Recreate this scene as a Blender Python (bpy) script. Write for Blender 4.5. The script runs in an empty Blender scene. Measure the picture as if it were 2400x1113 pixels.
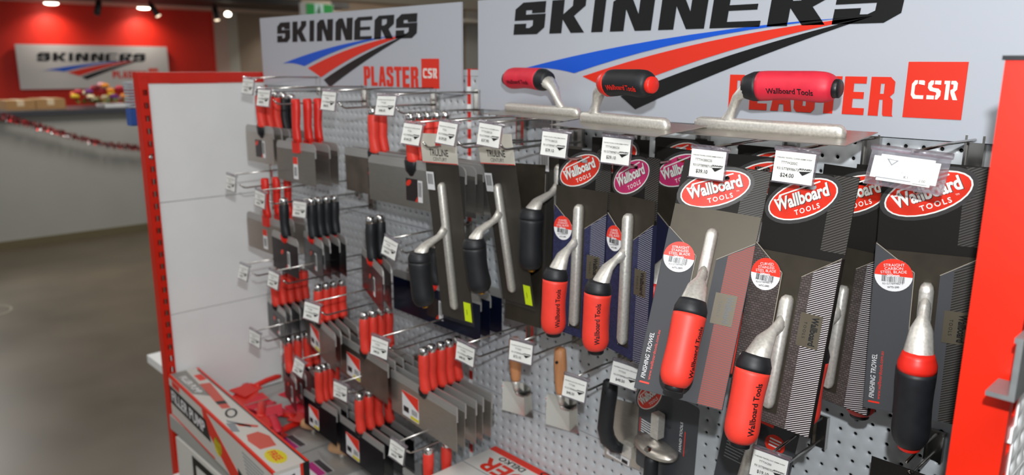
import bpy, math, random
from mathutils import Matrix, Vector
from mathutils.geometry import tessellate_polygon
random.seed(7)
S = bpy.context.scene
COL = S.collection
PI = math.pi
ZC = 1.47          # eye height: everything below is measured on the board (y = 0) and from eye level

# ------------------------------------------------------------------ camera
cd = bpy.data.cameras.new('camera'); cam = bpy.data.objects.new('camera', cd); COL.objects.link(cam)
cd.sensor_fit = 'HORIZONTAL'; cd.sensor_width = 36.0; cd.lens = 26.98
cd.clip_start = 0.02; cd.clip_end = 100
rt = Vector((0.69182, 0.72204, 0.00593)); dn = Vector((0.16328, -0.14843, -0.97535)); fw = Vector((-0.70337, 0.67574, -0.22058))
m = Matrix((rt, -dn, -fw)).transposed().to_4x4(); m.translation = Vector((0, -1.21334, ZC)); cam.matrix_world = m
cd.dof.use_dof = True; cd.dof.focus_distance = 1.06; cd.dof.aperture_fstop = 4.2
S.camera = cam
# ------------------------------------------------------------------ light
w = bpy.data.worlds.new('world'); S.world = w; w.use_nodes = True
w.node_tree.nodes['Background'].inputs[0].default_value = (0.93, 0.97, 1.0, 1)
w.node_tree.nodes['Background'].inputs[1].default_value = 0.46
def lamp(kind, name, loc, energy, color, size=0.1, sy=None, look=None):
    l = bpy.data.lights.new(name, kind); l.energy = energy; l.color = color
    if kind == 'AREA':
        l.shape = 'RECTANGLE'; l.size = size; l.size_y = sy or size
    else: l.shadow_soft_size = size
    o = bpy.data.objects.new(name, l); COL.objects.link(o); o.location = loc
    if look is not None: o.rotation_euler = (Vector(look)-Vector(loc)).to_track_quat('-Z', 'Y').to_euler()
    return o
lamp('POINT', 'camera_flash', (0.015, -1.20, ZC+0.15), 52.0, (0.95, 0.98, 1.0), 0.013)
for i, (lx, ly) in enumerate(((-2.2, -1.6), (0.2, -1.6), (-1.0, -3.4), (-5.0, -2.2), (-5.5, 1.0), (-8.8, -0.5), (-9.3, 6.0))):  # far lamps ending the list are unseen fills added to brighten the background
    lamp('AREA', 'ceiling_and_fill_lamp', (lx, ly, 3.08), (15.0, 32.0, 15.0, 15.0, 70.0, 95.0, 75.0)[i], (1.0, 0.985, 0.95), 1.2, 0.6, (lx, ly, 0))
S.view_settings.view_transform = 'Standard'; S.view_settings.look = 'None'
S.view_settings.exposure = 0.0; S.view_settings.gamma = 1.0; S.view_settings.use_curve_mapping = False

# ------------------------------------------------------------------ materials
def lin(h):
    h = h.lstrip('#'); out = []
    for i in (0, 2, 4):
        c = int(h[i:i+2], 16)/255; out.append(c/12.92 if c <= .04045 else ((c+.055)/1.055)**2.4)
    return (*out, 1)
MATS = {}
def mat(name, hexc, rough=.5, metal=0., var=0., scale=30., bump=0., coat=0., trans=0., alpha=1., emit=0., aniso=None, spec=.5):
    if name in MATS: return MATS[name]
    M = bpy.data.materials.new(name); M.use_nodes = True; nt = M.node_tree; N = nt.nodes; L = nt.links
    b = N['Principled BSDF']; c = lin(hexc)
    b.inputs['Base Color'].default_value = c; b.inputs['Roughness'].default_value = rough; b.inputs['Metallic'].default_value = metal
    b.inputs['Coat Weight'].default_value = coat; b.inputs['Transmission Weight'].default_value = trans; b.inputs['Alpha'].default_value = alpha
    b.inputs['Specular IOR Level'].default_value = spec
    if emit: b.inputs['Emission Color'].default_value = c; b.inputs['Emission Strength'].default_value = emit
    if var or bump:
        tc = N.new('ShaderNodeTexCoord'); mp = N.new('ShaderNodeMapping'); n = N.new('ShaderNodeTexNoise')
        if aniso: mp.inputs['Scale'].default_value = aniso
        n.inputs['Scale'].default_value = scale; n.inputs['Detail'].default_value = 4
        L.new(tc.outputs['Object'], mp.inputs[0]); L.new(mp.outputs[0], n.inputs['Vector'])
        if var:
            mr = N.new('ShaderNodeMapRange'); mr.inputs[1].default_value = .3; mr.inputs[2].default_value = .7
            mr.inputs[3].default_value = 1-var; mr.inputs[4].default_value = 1+var
            mx = N.new('ShaderNodeVectorMath'); mx.operation = 'SCALE'; mx.inputs[0].default_value = c[:3]
            L.new(n.outputs[0], mr.inputs[0]); L.new(mr.outputs[0], mx.inputs['Scale']); L.new(mx.outputs[0], b.inputs['Base Color'])
            m2 = N.new('ShaderNodeMapRange'); m2.inputs[1].default_value = .3; m2.inputs[2].default_value = .7
            m2.inputs[3].default_value = max(.02, rough-.5*var*rough); m2.inputs[4].default_value = min(1, rough+.5*var*rough)
            L.new(n.outputs[0], m2.inputs[0]); L.new(m2.outputs[0], b.inputs['Roughness'])
        if bump:
            bp = N.new('ShaderNodeBump'); bp.inputs['Strength'].default_value = bump; bp.inputs['Distance'].default_value = .002
            L.new(n.outputs[0], bp.inputs['Height']); L.new(bp.outputs[0], b.inputs['Normal'])
    MATS[name] = M; return M
def mat_pattern(name, hexa, hexb, kind, rough=.55, p=.0042, duty=.5):
    """flat print: diagonal hatching or a carbon-fibre weave, in the card's own coordinates"""
    M = bpy.data.materials.new(name); M.use_nodes = True; nt = M.node_tree; N = nt.nodes; L = nt.links
    b = N['Principled BSDF']; b.inputs['Roughness'].default_value = rough; b.inputs['Specular IOR Level'].default_value = .3
    tc = N.new('ShaderNodeTexCoord'); sx = N.new('ShaderNodeSeparateXYZ'); L.new(tc.outputs['Object'], sx.inputs[0])
    def mth(op, a, bb):
        k = N.new('ShaderNodeMath'); k.operation = op
        for i, q in enumerate((a, bb)):
            if q is None: continue
            if isinstance(q, (int, float)): k.inputs[i].default_value = q
            else: L.new(q, k.inputs[i])
        return k.outputs[0]
    mix = N.new('ShaderNodeMix'); mix.data_type = 'RGBA'; mix.inputs['A'].default_value = lin(hexa); mix.inputs['B'].default_value = lin(hexb)
    if kind == 'hatch':
        t = mth('ADD', mth('MULTIPLY', sx.outputs[0], -.5), sx.outputs[2])
        fac = mth('GREATER_THAN', mth('FRACT', mth('DIVIDE', t, p), None), 1-duty)
    else:
        cb = N.new('ShaderNodeCombineXYZ'); L.new(sx.outputs[0], cb.inputs[0]); L.new(sx.outputs[2], cb.inputs[1])
        br = N.new('ShaderNodeTexBrick'); L.new(cb.outputs[0], br.inputs['Vector']); br.offset = .5
        br.inputs['Color1'].default_value = (1, 1, 1, 1); br.inputs['Color2'].default_value = (.55, .55, .55, 1); br.inputs['Mortar'].default_value = (0, 0, 0, 1)
        br.inputs['Scale'].default_value = 1; br.inputs['Mortar Size'].default_value = .0007; br.inputs['Mortar Smooth'].default_value = 1.0
        br.inputs['Brick Width'].default_value = p*1.35; br.inputs['Row Height'].default_value = p*.75
        fac = br.outputs['Color']
    L.new(fac, mix.inputs['Factor']); L.new(mix.outputs['Result'], b.inputs['Base Color'])
    MATS[name] = M; return M
white = mat('white_powder_coat', '#f3f5f5', .38, var=.03, scale=6)
peg = mat('pegboard_paint', '#bcc1c5', .33, var=.03, scale=8)
red = mat('red_powder_coat', '#d42006', .38, coat=.15, var=.04, scale=12)
dark = mat('gap_shade', '#17150f', .8)  # near-black colour stands in for shade inside holes and gaps
chrome = mat('chrome_wire', '#b9b7b3', .22, 1.)
capchrome = mat('chrome_cap', '#dadada', .12, 1.)
alloy = mat('cast_alloy', '#d6d3cc', .42, .6, var=.12, scale=260, bump=.12)
steel = mat('brushed_steel', '#b3aea6', .34, .8, var=.12, scale=40, aniso=(1, 1, 30))
steel_pol = mat('polished_blade', '#c6c3be', .2, .9, var=.08, scale=30, aniso=(1, 1, 20))
steel_dull = mat('oiled_steel', '#453f36', .5, .6, var=.1, scale=40, aniso=(1, 1, 20))
plate_al = mat('aluminium_back', '#b9b9b7', .42, .6, var=.06, scale=30, aniso=(.4, 1, 30))
blued = mat('blued_steel', '#15171d', .3, .5, var=.15, scale=20)
navy = mat('navy_steel', '#0e1830', .3, .4, var=.15, scale=20)
brownst = mat('brown_steel', '#857a72', .3, .85, var=.15, scale=20)
maroon = mat('maroon_steel', '#3a1518', .28, .5, var=.2, scale=16)
redrub = mat('red_rubber', '#e53c2e', .5, var=.05, scale=60, bump=.04)
redpl = mat('red_plastic', '#e0281c', .4, var=.04, scale=30)
pinkred = mat('pink_red_rubber', '#d8283e', .5, var=.08, scale=60, bump=.04)
blackrub = mat('black_rubber', '#191b1f', .52, var=.1, scale=70, bump=.04)
blackpl = mat('black_plastic', '#16181b', .4)
brass = mat('brass', '#b98b2e', .3, 1.)
wood = mat('beech_wood', '#c98c5e', .5, var=.14, scale=18, aniso=(8, 8, 1))
paper = mat('ticket_paper', '#e6e6e2', .6)
ink = mat('black_ink', '#141414', .6)
greyink = mat('grey_ink', '#8b8f94', .6)
clear = mat('clear_plastic', '#c9c3cf', .12, trans=.85, alpha=.55)
film = mat('clear_film', '#8a8a8a', .06, alpha=.035)
signw = mat('sign_board', '#b5bac3', .35, coat=.1)
signblk = mat('sign_black', '#0a0a0b', .35)
signred = mat('sign_red', '#e0301a', .4)
signblue = mat('sign_blue', '#0b55cc', .4)
card_grey = mat('card_grey', '#46474a', .65, spec=.2)
card_blk = mat('card_black', '#1b1917', .65, spec=.2)
card_navy = mat('card_navy', '#1e2038', .65, spec=.2)
weave_br = mat_pattern('weave_brown', '#241f1e', '#59504e', 'weave')
weave_nv = mat_pattern('weave_navy', '#191a2c', '#33355c', 'weave')
hatch_w = mat_pattern('hatch_white', '#1c1719', '#c4bdbf', 'hatch', duty=.40, p=.0030)
hatch_n = mat_pattern('hatch_navy', '#191a2a', '#8f90a4', 'hatch', duty=.34, p=.0032)
hatch_r = mat_pattern('hatch_red', '#55504e', '#a83a2e', 'hatch', p=.0026, duty=.42)
hatch_d = mat_pattern('hatch_dark', '#24221f', '#4b4845', 'hatch', p=.0036)
logo_red = mat('logo_red', '#d8301c', .35, var=.12, scale=40)
logo_pink = mat('logo_pink', '#c8346e', .35, var=.12, scale=40)
logo_white = mat('logo_white', '#e9e7e2', .4)
logo_halo = mat('logo_halo', '#3d3c3c', .3)
badge_m = mat('badge_foil', '#5d5648', .55, .35)
stk_red = mat('sticker_red', '#e23524', .45)
stk_white = mat('sticker_white', '#e4e4e6', .5)
yellow = mat('label_yellow', '#d9c92a', .5)
neon = mat('neon_yellow', '#d6ee1c', .5)
magenta = mat('label_magenta', '#b42a7c', .5)
cartonw = mat('carton_white', '#d9d7d2', .45, var=.03, scale=10)
cardboard = mat('brown_cardboard', '#9a7448', .8, var=.06, scale=30)

# ------------------------------------------------------------------ mesh building
class MB:
    def __init__(s): s.v = []; s.f = []; s.sm = []
    def add(s, vs, fs, M=None, smooth=False):
        o = len(s.v)
        s.v += [tuple(M @ Vector(v)) if M is not None else tuple(v) for v in vs]
        s.f += [tuple(i+o for i in f) for f in fs]; s.sm += [smooth]*len(fs); return s
    def box(s, x0, x1, y0, y1, z0, z1, M=None, bev=0.):
        if bev <= 0:
            vs = [(x, y, z) for x in (x0, x1) for y in (y0, y1) for z in (z0, z1)]
            return s.add(vs, [(0, 1, 3, 2), (4, 6, 7, 5), (0, 4, 5, 1), (2, 3, 7, 6), (0, 2, 6, 4), (1, 5, 7, 3)], M)
        return s.prism(rrect(x0, x1, z0, z1, bev, 3), y0, y1, M)
    def prism(s, poly, y0, y1, M=None, holes=(), side_smooth=False):
        loops = [list(poly)]+[list(h) for h in holes]
        flat = [p for l in loops for p in l]
        tris = tessellate_polygon([[Vector((p[0], p[1], 0)) for p in l] for l in loops]); n = len(flat)
        vs = [(p[0], y0, p[1]) for p in flat]+[(p[0], y1, p[1]) for p in flat]; fs = []
        for t in tris:
            a, b, c = (flat[i] for i in t); ar = (b[0]-a[0])*(c[1]-a[1])-(b[1]-a[1])*(c[0]-a[0])
            if abs(ar) < 1e-14: continue
            t = tuple(t) if ar > 0 else tuple(reversed(t))
            fs.append(t); fs.append(tuple(i+n for i in reversed(t)))
        s.add(vs, fs, M); o = 0
        for k, l in enumerate(loops):
            ar = sum(l[i][0]*l[(i+1) % len(l)][1]-l[(i+1) % len(l)][0]*l[i][1] for i in range(len(l)))
            q = []
            vs = [(p[0], y0, p[1]) for p in l]+[(p[0], y1, p[1]) for p in l]; m = len(l)
            for i in range(m):
                j = (i+1) % m; qd = (j, i, i+m, j+m)
                if (ar < 0) != (k > 0): qd = tuple(reversed(qd))
                q.append(qd)
            s.add(vs, q, M, side_smooth)
        return s
    def lathe(s, prof, n=16, sx=1., sy=1., M=None, smooth=True):
        vs = []; fs = []
        for r, h in prof:
            vs += [(r*sx*math.cos(2*PI*k/n), r*sy*math.sin(2*PI*k/n), h) for k in range(n)]
        for i in range(len(prof)-1):
            for k in range(n):
                a = i*n+k; b = i*n+(k+1) % n; fs.append((a, b, b+n, a+n))
        fs.append(tuple(range(n-1, -1, -1))); fs.append(tuple(range((len(prof)-1)*n, len(prof)*n)))
        return s.add(vs, fs, M, smooth)
    def sweep(s, pts, rad, n=8, M=None, smooth=True, flat=None):
        """tube along a polyline; rad is one radius, a list, or (ra, rb) pairs along/across `flat`"""
        P = [Vector(p) for p in pts]; k = len(P); vs = []; fs = []
        if not isinstance(rad, (list, tuple)): rad = [rad]*k
        up = Vector(flat) if flat else None; prev = None
        for i, p in enumerate(P):
            d = (P[min(i+1, k-1)]-P[max(i-1, 0)]).normalized()
            if up is not None: a = up - d*up.dot(d)
            elif prev is None: a = Vector((0, 0, 1)).cross(d) if abs(d.z) < .9 else Vector((1, 0, 0)).cross(d)
            else: a = prev - d*prev.dot(d)
            a.normalize(); prev = a; b = d.cross(a)
            ra, rb = rad[i] if isinstance(rad[i], (list, tuple)) else (rad[i], rad[i])
            vs += [p+a*ra*math.cos(2*PI*j/n)+b*rb*math.sin(2*PI*j/n) for j in range(n)]
        for i in range(k-1):
            for j in range(n):
                a = i*n+j; b = i*n+(j+1) % n; fs.append((a, b, b+n, a+n))
        fs.append(tuple(range(n-1, -1, -1))); fs.append(tuple(range((k-1)*n, k*n)))
        return s.add(vs, fs, M, smooth)
    def mesh(s, name):
        me = bpy.data.meshes.new(name); me.from_pydata(s.v, [], s.f)
        me.polygons.foreach_set('use_smooth', s.sm); me.update(); return me
def rrect(x0, x1, z0, z1, r, n=4, corners=(1, 1, 1, 1)):
    """rounded rectangle, anticlockwise; corners: bl, br, tr, tl"""
    out = []
    for (cx, cz, a), c in zip(((x0+r, z0+r, PI), (x1-r, z0+r, 1.5*PI), (x1-r, z1-r, 0), (x0+r, z1-r, .5*PI)), corners):
        if c: out += [(cx+r*math.cos(a+.5*PI*k/n), cz+r*math.sin(a+.5*PI*k/n)) for k in range(n+1)]
        else: out.append((x0 if cx < (x0+x1)/2 else x1, z0 if cz < (z0+z1)/2 else z1))
    return out
def ellipse(cx, cz, a, b, tilt=0., n=28):
    c, s_ = math.cos(tilt), math.sin(tilt)
    return [(cx+a*math.cos(t)*c-b*math.sin(t)*s_, cz+a*math.cos(t)*s_+b*math.sin(t)*c) for t in (2*PI*k/n for k in range(n))]
def obj(name, mb, material, parent=None, loc=None, M=None):
    me = mb.mesh(name) if isinstance(mb, MB) else mb
    if len(me.materials) == 0: me.materials.append(material)
    o = bpy.data.objects.new(name, me); COL.objects.link(o)
    if me.materials[0] != material: o.material_slots[0].link = 'OBJECT'; o.material_slots[0].material = material
    if parent is not None: o.parent = parent
    if M is not None: o.matrix_local = M
    elif loc is not None: o.location = loc
    return o
def thing(name, label, cat, M=None, loc=None, group=None):
    o = bpy.data.objects.new(name, None); COL.objects.link(o); o.empty_display_size = .05
    if M is not None: o.matrix_world = M
    elif loc is not None: o.location = loc
    return tag(o, label, cat, group)
def tag(o, label, cat, group=None):
    o['label'] = label; o['category'] = cat
    if group: o['group'] = group
    return o
def struct(o, label=None):
    o['kind'] = 'structure'
    if label: o['label'] = label
    return o
CACHE = {}
def cached(key, fn):
    if key not in CACHE: CACHE[key] = fn().mesh(key if isinstance(key, str) else str(key[0]))
    return CACHE[key]
FRONT = Matrix.Rotation(PI/2, 4, 'X')        # text lies in XY: stand it up so that it faces -y
def text_mesh(s, width=None, height=None, bold=.0, shear=0., align='CENTER', space=1.):
    key = ('txt', s, width, height, bold, shear, align, space)
    if key in CACHE: return CACHE[key]
    c = bpy.data.curves.new('lettering', 'FONT'); c.body = s; c.size = 1; c.offset = bold; c.shear = shear; c.align_x = align
    c.space_character = space; c.resolution_u = 3
    o = bpy.data.objects.new('lettering', c); me = bpy.data.meshes.new_from_object(o)
    bpy.data.objects.remove(o); bpy.data.curves.remove(c)
    xs = [v.co.x for v in me.vertices]; ys = [v.co.y for v in me.vertices]
    sx = sy = 1
    if width: sx = width/(max(xs)-min(xs)); sy = sx
    if height: sy = height/(max(ys)-min(ys)); sx = sx if width else sy
    y0 = min(ys)
    for v in me.vertices: v.co.x *= sx; v.co.y = (v.co.y-y0)*sy
    me.update(); me.name = 'lettering'; CACHE[key] = me; return me
def write(parent, s, x, z, y, material, width=None, height=None, bold=.0, shear=0., align='CENTER', rot=0., name='lettering', space=1.):
    me = text_mesh(s, width, height, bold, shear, align, space)
    return obj(name, me, material, parent, M=Matrix.Translation((x, y, z)) @ Matrix.Rotation(-rot, 4, 'Y') @ FRONT)
def pose(x, y, zrel, yaw=0., pitch=0., roll=0.):
    return (Matrix.Translation((x, y, ZC+zrel)) @ Matrix.Rotation(math.radians(yaw), 4, 'Z') @
            Matrix.Rotation(math.radians(pitch), 4, 'X') @ Matrix.Rotation(math.radians(roll), 4, 'Y'))
ORD = ['frontmost', 'second', 'third', 'fourth', 'fifth', 'sixth', 'seventh']

# ================================================================== the room
floor_m = mat('polished_concrete', '#544a3b', .38, var=.2, scale=1.6)
XW = -12.0
fl_ = struct(obj('floor', MB().box(-13, 4, -6, 16, -.1, 0), floor_m), 'dark polished concrete shop floor')
for fx, fy in ((-6.58, .51), (-5.35, .44)):
    obj('ring_mark', MB().prism(ellipse(fx, fy, .13, .13, 0, 32), 0, .0006, M=Matrix.Rotation(PI/2, 4, 'X'), holes=[ellipse(fx, fy, .115, .115, 0, 32)]), mat('floor_mark', '#77705f', .4), fl_)
struct(obj('ceiling', MB().box(-13, 4, -6, 16, 3.2, 3.3), mat('ceiling_white', '#c9c2b4', .8)), 'pale shop ceiling')
redwall = mat('red_wall_paint', '#dc250f', .55, var=.04, scale=2)
def bgp(y, z, k=1.25): return -1.213+(y+1.213)*k, ZC+z*k
wl = struct(obj('wall_left', MB().box(XW-.12, XW, -6, 3.92, 0, 3.2), redwall), 'red painted feature wall behind the reception counter')
struct(obj('wall_back', MB().box(XW-.12, XW, 4.30, 9.0, 0, 3.2), mat('beige_wall', '#9c8a78', .8)), 'beige wall beyond the red feature wall')
struct(obj('wall_right', MB().box(XW-.12, XW, 9.0, 16, 0, 3.2), mat('grey_wall', '#b9b7b0', .8)), 'pale grey wall far behind the pegboard')
struct(obj('trim_1', MB().box(XW-.12, XW+.06, 3.92, 4.12, 0, 3.2), mat('pink_white_post', '#c9ada0', .7)), 'pale post at the end of the red wall')
struct(obj('trim_2', MB().box(XW-.12, XW+.02, 4.12, 4.30, 0, 3.2), mat('grey_post', '#bdbaae', .7)), 'grey edge strip beside the pale post')
struct(obj('trim_3', MB().box(-12.0, -11.25, -6, 16, 2.225, 2.275), mat('soffit_white', '#cfc8be', .8)), 'white soffit over the red wall')
struct(obj('trim_4', MB().box(-11.25, -10.0, -6, 5.1, 2.235, 2.55), mat('dark_beam', '#1b1513', .6)), 'dark ceiling beam carrying the lights')
struct(obj('trim_5', MB().box(-8.6, -8.3, 2.6, 16, 2.20, 3.2), mat('beige_bulkhead', '#d5c8b3', .8)), 'beige bulkhead above the shop floor')

# wall sign with the shop's name
def logo_parts(parent, k, y, faces=True):
    """the shop logo in sign coordinates: x from the sign's left end, z from eye level; k scales it"""
    X = lambda x: .124*(1 if k == 1 else 1.089)+(x-.124)*k
    Z = lambda z: .062+(z-.064)*k
    def poly(name, pts, m_, holes=()):
        obj(name, MB().prism([(X(a), Z(b)) for a, b in pts], y-.0006, y+.0002, holes=[[(X(a), Z(b)) for a, b in h] for h in holes]), m_, parent)
    z0, z1 = .064, .124; sh = lambda x, z: (x+(z-z0)*.12, z)
    def let(pts, x, wd, holes=()):
        f = lambda q: [sh(x+a*wd, z0+b*(z1-z0)) for a, b in q]
        poly('letter', f(pts), signblk, [f(h) for h in holes])
    Sg = [(0, 0), (.78, 0), (1, .2), (1, .62), (.36, .62), (.36, .75), (.56, .75), (.56, .65), (.98, .65), (.98, 1), (.25, 1), (0, .8), (0, .44), (.62, .44), (.62, .27), (.52, .2), (.4, .2), (.4, .34), (0, .34)]
    Kg = [(0, 0), (.36, 0), (.36, .42), (.64, 0), (1.02, 0), (.68, .5), (.98, .78), (.98, 1), (.62, 1), (.62, .8), (.36, .56), (.36, 1), (0, 1)]
    Ng = [(0, 0), (.34, 0), (.34, .62), (.62, 0), (1, 0), (1, 1), (.66, 1), (.66, .45), (.42, 1), (.2, 1), (0, .84)]
    Eg = [(0, 0), (1, 0), (1, .15), (.34, .15), (.34, .42), (.9, .42), (.9, .56), (.34, .56), (.34, .84), (1, .84), (1, 1), (.2, 1), (0, .84)]
    Rg = [(0, 0), (.36, 0), (.36, .42), (.62, 0), (1.0, 0), (.74, .42), (1, .62), (1, 1), (.22, 1), (0, .82)]
    let(Sg, .124, .083); let(Kg, .222, .085); let([(0, 0), (1, 0), (1, 1), (0, 1)], .326, .026); let(Ng, .369, .088)
    let(Ng, .472, .088); let(Eg, .570, .086); let(Rg, .668, .088, [[(.38, .58), (.38, .84), (.64, .84), (.64, .66), (.52, .58)]]); let(Sg, .766, .09)
    tip = (.822, .0735)
    def arc(p, q, bulge, n=10):
        return [(p[0]+(q[0]-p[0])*t, p[1]+(q[1]-p[1])*t+bulge*4*t*(1-t)) for t in (i/n for i in range(n+1))]
    poly('blue_stripe', arc((.153, -.001), (.79, .0735), .012)[:-1]+list(reversed(arc((.287, -.0085), (.79, .0725), .014)))+arc((.287, -.0085), (.153, -.001), .0045)[1:-1], signblue)
    poly('red_stripe', arc((.308, -.014), tip, .0135)[:-1]+list(reversed(arc((.384, -.040), tip, .0115))), signred)
    poly('black_stripe', arc((.398, -.047), tip, .0095)[:-1]+list(reversed(arc((.431, -.068), tip, .006))), signblk)
    pw, ph, gap = .0315, .052, .0045; px_ = .6125
    Pg = [(0, 0), (.42, 0), (.42, .36), (.78, .36), (1, .5), (1, .86), (.78, 1), (0, 1)]
    Lg = [(0, 0), (.92, 0), (.92, .19), (.42, .19), (.42, 1), (0, 1)]
    Ag = [(-.02, 0), (.36, 0), (.40, .2), (.62, .2), (.66, 0), (1.04, 0), (.76, 1), (.26, 1)]
    Ss = [(.15, 0), (.85, 0), (1, .1), (1, .48), (.42, .70), (.42, .83), (.58, .83), (.58, .68), (.98, .68), (.98, .9), (.83, 1), (.17, 1), (.02, .9), (.02, .62), (.58, .40), (.58, .17), (.42, .17), (.42, .34), (0, .34), (0, .1)]
    Tg = [(.29, 0), (.71, 0), (.71, .81), (1.02, .81), (1.02, 1), (-.02, 1), (-.02, .81), (.29, .81)]
    Ee = [(0, 0), (.95, 0), (.95, .18), (.42, .18), (.42, .42), (.88, .42), (.88, .6), (.42, .6), (.42, .82), (.95, .82), (.95, 1), (0, 1)]
    Rr = [(0, 0), (.42, 0), (.42, .42), (.56, .42), (.60, .05), (.64, 0), (1.04, 0), (1, .05), (.97, .42), (.84, .50), (1, .60), (1, .88), (.8, 1), (0, 1)]
    hb = [[(.42, .53), (.42, .83), (.58, .83), (.58, .53)]]
    for gly, hol in ((Pg, hb), (Lg, ()), (Ag, [[(.45, .38), (.51, .78), (.57, .38)]]), (Ss, ()), (Tg, ()), (Ee, ()), (Rr, [[(.42, .57), (.42, .83), (.58, .83), (.58, .57)]])):
        f = lambda q: [(px_+a*pw, -.0585+b*ph) for a, b in q]
        poly('letter', f(gly), signred, [f(h) for h in hol]); px_ += pw+gap
    sq = obj('logo_square', MB().prism([(X(.874), Z(-.0585)), (X(.945), Z(-.0585)), (X(.945), Z(.0135)), (X(.874), Z(.0135))], y-.0006, y+.0002), signred, parent)
    Cs = [[(.2, 0), (.95, 0), (.95, .2), (.35, .2), (.25, .3), (.25, .7), (.38, .8), (.42, .8), (.42, 1), (.2, 1), (0, .8), (0, .2)], [(.5, 1), (.5, .8), (.95, .74), (.95, .95), (.85, 1)]]
    Sx = [[(0, 0), (.55, 0), (.55, .2), (0, .22)], [(.63, 0), (.8, 0), (1, .2), (1, .45), (.8, .58), (.4, .62), (.3, .7), (.4, .8), (.42, .8), (.42, 1), (.2, 1), (.03, .85), (.03, .6), (.2, .45), (.65, .38), (.7, .28), (.63, .2)], [(.5, .8), (.95, .78), (.95, 1), (.5, 1)]]
    Rx = [[(.12, 0), (.4, 0), (.4, 1), (0, 1), (0, .82), (.12, .82)], [(.5, .36), (.72, 0), (1.05, 0), (.78, .42), (.95, .55), (.95, .88), (.8, 1), (.48, 1), (.48, .82), (.66, .8), (.66, .58), (.48, .52)]]
    for gi, gly in enumerate((Cs, Sx, Rx)):
        for pc in gly:
            obj('letter', MB().prism([(X(.8815+gi*.0195+a*.0165), Z(-.034+b*.024)) for a, b in pc], y-.0012, y-.0004), logo_white, sq)
ws = thing('wall_sign', 'white wall sign with black lettering and stripes on the red wall', 'sign',
           Matrix.Translation((XW+.06, 1.20, ZC-.125)) @ Matrix.Rotation(PI/2, 4, 'Z') @ Matrix.Diagonal((2.0, 1, 2.0, 1)))
obj('sign_board', MB().box(.02, .985, -.01, .03, -.122, .170), mat('wall_sign_white', '#d2cfcf', .25, coat=.3), ws)
def wall_logo():
    k = .94
    n0 = len(ws.children)
    logo_parts(ws, k, -.011)
wall_logo()
# reception counter
ct = thing('reception_counter', 'pale reception counter with a dark worktop in front of the red wall', 'counter', loc=(0, 0, 0))
obj('counter_front', MB().box(-7.7, -7.12, -4, 3.2, .06, 1.045), mat('counter_front', '#96958e', .6, var=.04, scale=2), ct)
obj('worktop', MB().box(-7.75, -7.07, -4.05, 3.25, 1.045, 1.082), mat('worktop_dark', '#34353a', .35), ct)
obj('kickboard', MB().box(-7.65, -7.10, -3.95, 3.15, 0, .06), mat('kick_brown', '#5f553c', .6), ct)
for i, (a, b, h, nm) in enumerate(((.17, .38, .075, 'left of the two brown cardboard boxes on the counter'), (.385, .60, .082, 'right of the two brown cardboard boxes on the counter'))):
    t = thing('cardboard_box', nm, 'box', loc=(-7.45, (a+b)/2, 1.082), group='cardboard boxes on the counter')
    hw = (b-a)/2
    obj('carton', MB().box(-.14, .14, -hw, hw, 0, h), cardboard, t); obj('packing_tape', MB().box(-.141, .141, -.025, .025, h*.4, h+.001), mat('pale_tape', '#c9b392', .4), t)
fl = thing('flower_arrangement', 'colourful flower arrangement on the reception counter', 'flowers', loc=(-7.42, .92, 1.082))
obj('tray', MB().box(-.12, .12, -.02, .20, 0, .025), mat('tray_white', '#c9c9c9', .4), fl)
rf = random.Random(3)
for i in range(22):
    y = rf.uniform(-.22, .2); z = rf.uniform(.03, .16)*(1-abs(y)*1.8)+.03; x = rf.uniform(-.06, .08)
    colr = rf.choice(['#e08a1c', '#d8b020', '#b8263a', '#d99aa0', '#6a2470', '#e06a2a', '#7a1420', '#d9c9a0'])
    pm = MB()
    for k in range(6):
        a = 2*PI*k/6+i
        pm.lathe([(.004, 0), (.018, .012), (.022, .025), (.012, .035)], 8, 1, .55, Matrix.Translation((x, y, z)) @ Matrix.Rotation(a, 4, 'Z') @ Matrix.Rotation(.9, 4, 'Y'))
    obj('blossom', pm, mat('petal'+colr, colr, .6), fl)
lf = MB()
for i in range(30):
    a = rf.uniform(0, 2*PI); M = Matrix.Translation((rf.uniform(-.06, .06), rf.uniform(-.2, .18), .03)) @ Matrix.Rotation(a, 4, 'Z') @ Matrix.Rotation(rf.uniform(.3, 1.2), 4, 'X')
    lf.add([(0, 0, 0), (-.018, .03, .004), (0, .08, 0), (.018, .03, .004)], [(0, 1, 2, 3)], M)
obj('foliage', lf, mat('leaf_green', '#5a6a22', .6), fl)
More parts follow.
